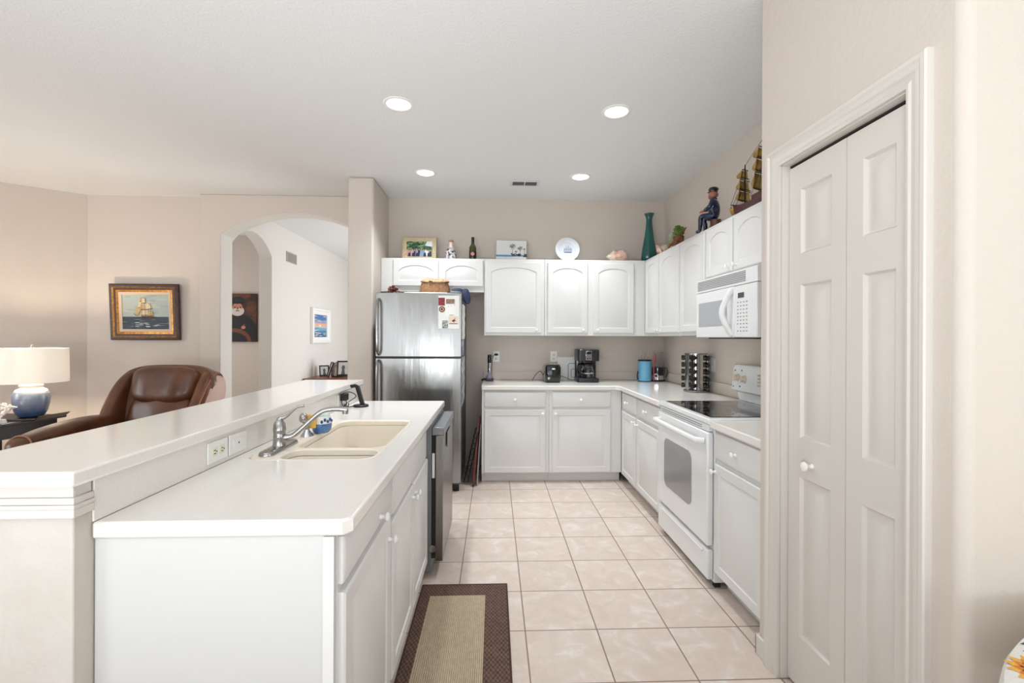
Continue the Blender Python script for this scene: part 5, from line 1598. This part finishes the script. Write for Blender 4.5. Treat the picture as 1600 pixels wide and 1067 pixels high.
# white coral ornament
t = thing('coral_ornament', 'white branching coral ornament beside the lamp', 'ornament', (-4.02, 3.93, .641))
cw = mat('coral_white', rgb(232, 226, 222), .6, bump=.3)
mb = MB()
r2 = random.Random(11)
def branch(p, d, L, r_, dep):
    q = p + d * L; mb.tube([p, p.lerp(q, .5) + Vector((r2.uniform(-.006, .006), r2.uniform(-.006, .006), 0)), q], [r_, r_ * .9, r_ * .8], 7)
    mb.sup(q, (r_ * 1.5, r_ * 1.5, r_ * 1.5), 1, 8, 6)
    if dep:
        for k in range(3):
            d2 = (d + Vector((r2.uniform(-.9, .9), r2.uniform(-.9, .9), r2.uniform(-.1, .5)))).normalized(); branch(q, d2, L * .72, r_ * .8, dep - 1)
for k in range(4):
    a = R(90 * k + 20); branch(Vector((-4.03, 3.93, .672)), Vector((math.cos(a) * .6, math.sin(a) * .6, .8)).normalized(), .055, .007, 3)
mb.build('branches', cw, t)
mb = MB(); mb.lathe([(.045, 0), (.050, .005), (.045, .03), (.03, .034), (0, .035)], (-4.03, 3.93, .641), 24); mb.build('base', mat('coral_base_glass', rgb(206, 210, 214), .2, coat=.4), t)

# recliner armchair
CH = Vector((-2.87, 3.80, 0))
t = thing('recliner', 'brown leather recliner armchair with padded headrest', 'armchair', CH)
M = Matrix.Translation(CH) @ Matrix.Rotation(R(-5), 4, 'Z') @ Matrix.Diagonal((1, 1, 1.045, 1))       # faces -y, slightly towards the kitchen
def P3(c, r_, e=.6, nu=28, nv=18, fn=None, name='cushion', m=LEATHER, par=t, tilt=0, piv=None):
    mb = MB(); mb.M = M @ (Matrix.Translation(piv) @ Matrix.Rotation(R(tilt), 4, 'X') @ Matrix.Translation(-Vector(piv)) if tilt else Matrix.Identity(4))
    mb.sup(c, r_, e, nu, nv, 0, fn); return mb.build(name, m, par, sharp=80)
P3((0, .02, .22), (.40, .40, .17), .35, name='base')
P3((0, -.10, .43), (.285, .38, .11), .5, name='seat_cushion')
piv = (0, .25, .42)
TL = -16
# outer back shell with wings
def shell(p):
    k = min(1, max(0, (p[2] - .45) / .62)); s_ = 1 + .10 * math.sin(k * 2.4)
    y = p[1] - .10 * min(1, (abs(p[0]) / .42) ** 3) - .04 * k
    return (p[0] * s_, y, p[2] + .03 * math.cos(p[0] * 3.2) * k)
P3((0, .34, .70), (.395, .10, .36), .42, 40, 24, shell, 'back_shell', LEATHER, t, TL, piv)
def lower(p):
    return (p[0] * (1 - .06 * (p[2] - .6)), p[1] - .018 * math.cos(p[0] * 9) ** 2, p[2])
P3((0, .245, .62), (.275, .10, .22), .5, 40, 24, lower, 'lumbar_cushion', LEATHER, t, TL, piv)
def head(p):
    sag = .045 * math.cos(p[0] * 4.2)
    zz = p[2] - (sag if p[2] < .88 else 0)
    return (p[0] * (1 + .07 * (p[2] - .88) / .15), p[1] - .012 * abs(math.sin(p[0] * 11)), zz + .025 * math.cos(p[0] * 4))
hp = P3((0, .225, .895), (.290, .115, .138), .55, 44, 24, head, 'headrest', LEATHER, t, TL, piv)
# wings, curving from the back down to the arms
for s_, nm in ((-1, 'wing'), (1, 'wing')):
    mb = MB(); mb.M = M @ Matrix.Translation(piv) @ Matrix.Rotation(R(TL), 4, 'X') @ Matrix.Translation(-Vector(piv))
    def wf(p, s_=s_):
        k = max(0, (p[2] - .55) / .4)
        return (p[0] + s_ * .02 * math.sin(k * 3), p[1] - .10 * (1 - k) + .03, p[2])
    mb.sup((s_ * .352, .24, .70), (.060, .145, .34), .6, 24, 20, 0, wf)
    w_ = mb.build(nm, LEATHER, t, sharp=80)
    if s_ > 0:
        mb = MB(); mb.M = M @ Matrix.Translation(piv) @ Matrix.Rotation(R(TL), 4, 'X') @ Matrix.Translation(-Vector(piv))
        mb.sup((s_ * .392, .265, .70), (.035, .115, .305), .7, 24, 18, 0, wf); o = mb.build('outer_lining', LINING, w_, sharp=80); o['label'] = 'pale pinkish outer side of the wing'
    mb = MB(); mb.M = M @ Matrix.Translation(piv) @ Matrix.Rotation(R(TL), 4, 'X') @ Matrix.Translation(-Vector(piv))
    if s_ < 0: continue
    pts = [wf((s_ * (.400), .24 + .135 * math.cos(a), .70 + .325 * math.sin(a))) for a in [R(-60 + 15 * k) for k in range(17)]]
    mb.tube(pts, .006, 7); mb.build('piping', LEATHER2, w_)
# arms
for s_ in (-1, 1):
    def af(p):
        u = (p[1] + .42) / .7
        return (p[0] + 0, p[1], p[2] - .035 * (1 - min(1, max(0, u))) + .02 * math.sin(u * 3))
    mb = MB(); mb.M = M; mb.sup((s_ * .385, -.13, .600), (.105, .42, .078), .65, 26, 16, 0, af); a_ = mb.build('arm_pad', LEATHER, t, sharp=80)
    mb = MB(); mb.M = M; mb.sup((s_ * .385, -.12, .32), (.080, .39, .27), .4, 22, 14); mb.build('arm_panel', LEATHER, t, sharp=80)
    mb = MB(); mb.M = M; mb.tube([af((s_ * .385 + .094 * math.cos(R(a)), -.490 + .02 * abs(math.sin(R(a))), .600 + .070 * math.sin(R(a)))) for a in range(-30, 211, 15)], .006, 7); mb.build('piping', LEATHER2, a_)
P3((0, -.46, .25), (.28, .05, .17), .5, name='footrest')
mb = MB(); mb.M = M
for sx in (-.33, .33):
    for sy in (-.30, .30): mb.box(sx - .03, sy - .03, 0, sx + .03, sy + .03, .055)
mb.build('foot', DWOOD, t, bev=.003)

# ------------------------------------------------------------------ hall beyond the arch
# portrait of a bearded mariner (generic)
def mariner(poly, ell):
    for k in range(16): ell(rnd.uniform(.3, 1), rnd.uniform(.45, 1), .12, .07, rnd.choice((1, 2, 1)))
    poly([(.18, 0), (1, 0), (1, .30), (.90, .46), (.70, .57), (.45, .56), (.28, .44)], 3)
    ell(.56, .64, .155, .105, 4, 20)            # beard
    ell(.56, .71, .115, .10, 5, 20)             # face
    ell(.56, .625, .13, .075, 4, 18)
    ell(.50, .715, .022, .012, 3, 10); ell(.63, .715, .022, .012, 3, 10)
    poly([(.55, .72), (.57, .72), (.59, .672), (.535, .672)], 6)
    ell(.56, .645, .05, .012, 6, 10)
    ell(.56, .86, .155, .075, 7, 20); poly([(.42, .79), (.70, .79), (.72, .81), (.68, .83), (.44, .83), (.40, .81)], 8)
    ell(.46, .02, .42, .26, 9, 30); ell(.46, .0, .34, .20, 3, 30)
    poly([(.60, .22), (.64, .22), (.74, .36), (.71, .38)], 9)
    ell(.70, .30, .05, .035, 5, 12)


def canvas_piece(name, label, cat, c, w, h, rot, fn, mats, th=.03):
    t = thing(name, label, cat, (0, 0, 0)); t.matrix_basis = Matrix.Translation(c) @ rot
    mb = MB(); mb.box(-w / 2, -th, 0, w / 2, 0, h); cnt = [0]
    def T(u, v): return (-w / 2 + w * min(1, max(0, u)), -th - .0003 - cnt[0] * .00008, h * min(1, max(0, v)))
    def poly(pts, m): cnt[0] += 1; mb.poly([T(*p) for p in pts], m)
    def ell(u, v, ru, rv, m, n=14): poly([(u + ru * math.cos(2 * math.pi * k / n), v + rv * math.sin(2 * math.pi * k / n)) for k in range(n)], m)
    fn(poly, ell)
    mb.build('canvas', mats, t, local=True)


canvas_piece('mariner_portrait', 'dark portrait of a white-bearded man in a cap at a ship wheel', 'painting', (-3.755, 6.895, 1.287), .62, .70, Matrix.Identity(4), mariner,
             [flat('umber', 62, 40, 30), flat('umber2', 84, 54, 38), flat('rust', 104, 62, 40), flat('coat', 30, 26, 28), flat('beard', 214, 204, 196), flat('face', 196, 130, 104), flat('mouth', 140, 74, 60), flat('capd', 36, 34, 36), flat('capb', 24, 22, 24), flat('wheel', 112, 66, 40)])
# framed seascape on the hall wall (faces +X)
def sunset(poly, ell):
    cols = ((0, .14, 1), (.14, .30, 2), (.30, .42, 3), (.42, .50, 4), (.50, .62, 5), (.62, .78, 6), (.78, 1, 7))
    for a, b, m in cols: poly([(0, a), (1, a), (1, b), (0, b)], m)
    for k in range(26): ell(rnd.uniform(.1, .9), rnd.uniform(.05, .42), .12, .012, rnd.choice((2, 8, 3)))
    for k in range(14): ell(rnd.uniform(.05, .95), rnd.uniform(.62, .95), .16, .025, rnd.choice((6, 7, 5)))
    ell(.5, .52, .10, .05, 8)
framed_picture('sunset_picture', 'white-framed picture of a blue and orange sea sunset in the hall', 'picture', (-2.842 + .003, 7.66, 1.262), .76, .560, .10, .05, PAPER, sunset,
               [flat('s0', 120, 140, 170), flat('s1', 40, 96, 140), flat('s2', 70, 130, 170), flat('s3', 120, 170, 196), flat('s4', 200, 190, 190), flat('s5', 232, 176, 140), flat('s6', 150, 160, 196), flat('s7', 70, 120, 180), flat('s8', 240, 220, 200)],
               Matrix.Rotation(R(90), 4, 'Z'))
t = thing('wall_vent', 'small grey return vent high on the hall wall', 'vent', (-2.841, 6.68, 2.50))
MB().box(-2.841, 6.44, 2.395, -2.830, 6.76, 2.535).build('frame', mat('vent_beige', rgb(176, 170, 160), .6), t, bev=.002)
mb = MB()
for k in range(7): mb.box(-2.831, 6.46, 2.405 + k * .017, -2.827, 6.74, 2.413 + k * .017)
mb.build('louvre', mat('vent_slat_grey', rgb(128, 122, 114), .6), t)
# console table with frames
t = thing('console_table', 'reddish wooden console table against the hall wall', 'table', (-2.5, 7.6, 0))
MB().box(-2.830, 6.98, .712, -2.16, 8.35, .742).build('table_top', MWOOD, t, bev=.006)
MB().box(-2.800, 7.03, .60, -2.20, 8.30, .711).build('apron', MWOOD, t, bev=.002)
for x in (-2.78, -2.23):
    for y in (7.06, 8.27):
        MB().box(x - .022, y - .022, 0, x + .022, y + .022, .60).build('leg', MWOOD, t, bev=.003)
ZC2 = .7425
def port(poly, ell):
    poly([(.0, .0), (1, 0), (1, 1), (0, 1)], 1); ell(.5, .55, .18, .2, 2); poly([(.3, 0), (.7, 0), (.62, .42), (.38, .42)], 2)
pm_ = [flat('mat0', 220, 216, 206), flat('mat1', 206, 206, 200), flat('mat2', 96, 96, 96)]
fdk = mat('frame_black_brown', rgb(46, 32, 28), .4)
framed_picture('framed_photo', 'small cream and black photo frame at the left end of the console', 'picture frame', (-2.70, 7.50, ZC2), .15, .17, .018, .014, fdk, port, pm_, Matrix.Rotation(R(35), 4, 'Z') @ Matrix.Rotation(R(-12), 4, 'X'))
framed_picture('framed_photo', 'dark frame seen edge-on between the cream frame and the candle', 'picture frame', (-2.58, 7.32, ZC2), .19, .24, .022, .016, fdk, port, pm_, Matrix.Rotation(R(-62), 4, 'Z') @ Matrix.Rotation(R(-18), 4, 'X'))
framed_picture('framed_photo', 'dark upright frame with a photo at the right of the console', 'picture frame', (-2.345, 7.30, ZC2 + .02), .19, .235, .022, .016, fdk, port, pm_, Matrix.Rotation(R(8), 4, 'Z') @ Matrix.Rotation(R(-14), 4, 'X'))
t = thing('frame_easel', 'small wooden easel base under the right-hand photo frame', 'stand', (-2.345, 7.31, ZC2))
mb = MB(); mb.box(-2.44, 7.27, ZC2 + .008, -2.25, 7.36, ZC2 + .0195)
for x in (-2.43, -2.26): mb.box(x - .008, 7.275, ZC2, x + .008, 7.29, ZC2 + .008); mb.box(x - .008, 7.34, ZC2, x + .008, 7.355, ZC2 + .008)
mb.build('base', DWOOD, t, bev=.002)
t = thing('pillar_candle', 'cream pillar candle on the console between the frames', 'candle', (-2.475, 7.36, ZC2))
mb = MB(); mb.lathe([(.036, .014), (.037, .02), (.037, .135), (.030, .138), (0, .134)], (-2.475, 7.36, ZC2), 22); mb.build('candle', mat('candle_cream', rgb(228, 218, 190), .5), t)
mb = MB(); mb.lathe([(.045, 0), (.05, .004), (.05, .012), (.03, .013), (0, .013)], (-2.475, 7.36, ZC2), 22); mb.build('holder', DWOOD, t)
t = thing('arched_photo_frame', 'round-topped dark frame behind the pillar candle', 'picture frame', (-2.50, 7.44, ZC2))
mb = MB(); mb.tube([(-2.575, 7.46, ZC2 + .004), (-2.575, 7.47, ZC2 + .11), (-2.55, 7.475, ZC2 + .185), (-2.50, 7.48, ZC2 + .215), (-2.45, 7.475, ZC2 + .185), (-2.425, 7.47, ZC2 + .11), (-2.425, 7.46, ZC2 + .004), (-2.575, 7.46, ZC2 + .004)], .007, 8, sm=3); mb.build('frame', fdk, t)
mb = MB(); mb.M = Matrix.Identity(4)
mb.prism([(-2.572, .006), (-2.428, .006), (-2.428, .11), (-2.452, .18), (-2.50, .208), (-2.548, .18), (-2.572, .11)], [], lambda a, b, q: (a, q, ZC2 + b), 7.468, 7.474); mb.build('photo', mat('photo_grey_soft', rgb(150, 150, 146), .4, var=rgb(206, 204, 198), vscale=30), t)

# ------------------------------------------------------------------ dining table corner, bottom right
TX, TY, TR = 1.425, .215, .775
t = thing('dining_table', 'round table under a sunflower print cloth at the right edge', 'table', (TX, TY, 0))
MB().lathe([(0, .716), (TR - .02, .716), (TR - .015, .745), (0, .745)], (TX, TY, 0), 64).build('table_top', DWOOD, t)
MB().lathe([(.28, 0), (.26, .03), (.06, .08), (.05, .60), (.10, .70), (.10, .716)], (TX, TY, 0), 24).build('pedestal', DWOOD, t)
mb = MB()
n = 180; rs = []
for r_, z, wv in ((.01, .7475, 0), (TR * .5, .7475, 0), (TR - .012, .7475, 0), (TR - .003, .744, 0), (TR + .001, .735, .001), (TR + .006, .66, .008), (TR + .012, .55, .018)):
    rs.append([(TX + (r_ + wv * math.sin(i * 2 * math.pi / n * 18)) * math.cos(2 * math.pi * i / n), TY + (r_ + wv * math.sin(i * 2 * math.pi / n * 18)) * math.sin(2 * math.pi * i / n), z) for i in range(n)])
V_ = mb.rings(rs, 0, True, False)
rq = random.Random(5)
def flower(cx, cy, r_, z=.7481):
    for ring, m_, off in ((1.0, 1, 0), (.78, 2, .5)):
        for k in range(14):
            a = 2 * math.pi * (k + off) / 14; c_, s_ = math.cos(a), math.sin(a); w = r_ * .17
            zz = z + ring * .0002 + off * .0006
            mb.poly([(cx + c_ * r_ * .3, cy + s_ * r_ * .3, zz), (cx + c_ * r_ * .7 * ring - s_ * w, cy + s_ * r_ * .7 * ring + c_ * w, zz), (cx + c_ * r_ * ring, cy + s_ * r_ * ring, zz), (cx + c_ * r_ * .7 * ring + s_ * w, cy + s_ * r_ * .7 * ring - c_ * w, zz)], m_)
    mb.disc((cx, cy, z + .0012), (r_ * .36, 0, 0), (0, r_ * .36, 0), 18, 3)
def leafp(cx, cy, a, L, m_=4, z=.7480):
    c_, s_ = math.cos(a), math.sin(a); w = L * .22
    mb.poly([(cx, cy, z), (cx + c_ * L * .5 - s_ * w, cy + s_ * L * .5 + c_ * w, z), (cx + c_ * L, cy + s_ * L, z), (cx + c_ * L * .5 + s_ * w, cy + s_ * L * .5 - c_ * w, z)], m_)
def table_xy(u, v, z=.748):
    a = (u - 800) / F_PX; k = (1.355 - z) * F_PX / (v - 528.6)
    return k * (a * math.cos(YAW) + math.sin(YAW)), k * (math.cos(YAW) - a * math.sin(YAW))
flower(1.005, .800, .058)
for cx, cy, a, L in ((1.085, .860, 3.0, .05), (1.100, .882, 3.0, .045), (1.075, .80, .6, .05), (.97, .74, 4.6, .05), (.965, .72, 5.2, .05)):
    leafp(cx, cy, a, L)
for k in range(26):
    a = rq.uniform(0, 6.28); q = TR * math.sqrt(rq.uniform(.0, .82)); fx, fy = TX + q * math.cos(a), TY + q * math.sin(a)
    if math.hypot(fx - 1.0, fy - .8) > .17:
        flower(fx, fy, rq.uniform(.045, .065), .7481 + k * .00003)
        for j in range(3): leafp(fx + .07 * math.cos(a + j * 2), fy + .07 * math.sin(a + j * 2), a + j * 2, .05)
o = mb.build('tablecloth', [mat('cloth_white', rgb(228, 224, 216), .85, bump=.2, bscale=500), flat('petal', 226, 166, 60), flat('petal2', 200, 116, 48), flat('seed', 92, 56, 40), flat('leafd', 34, 70, 80)])
tag(o, 'white tablecloth with sunflower print at the bottom right corner', 'tablecloth'); recenter(o, (TX, TY, .746))
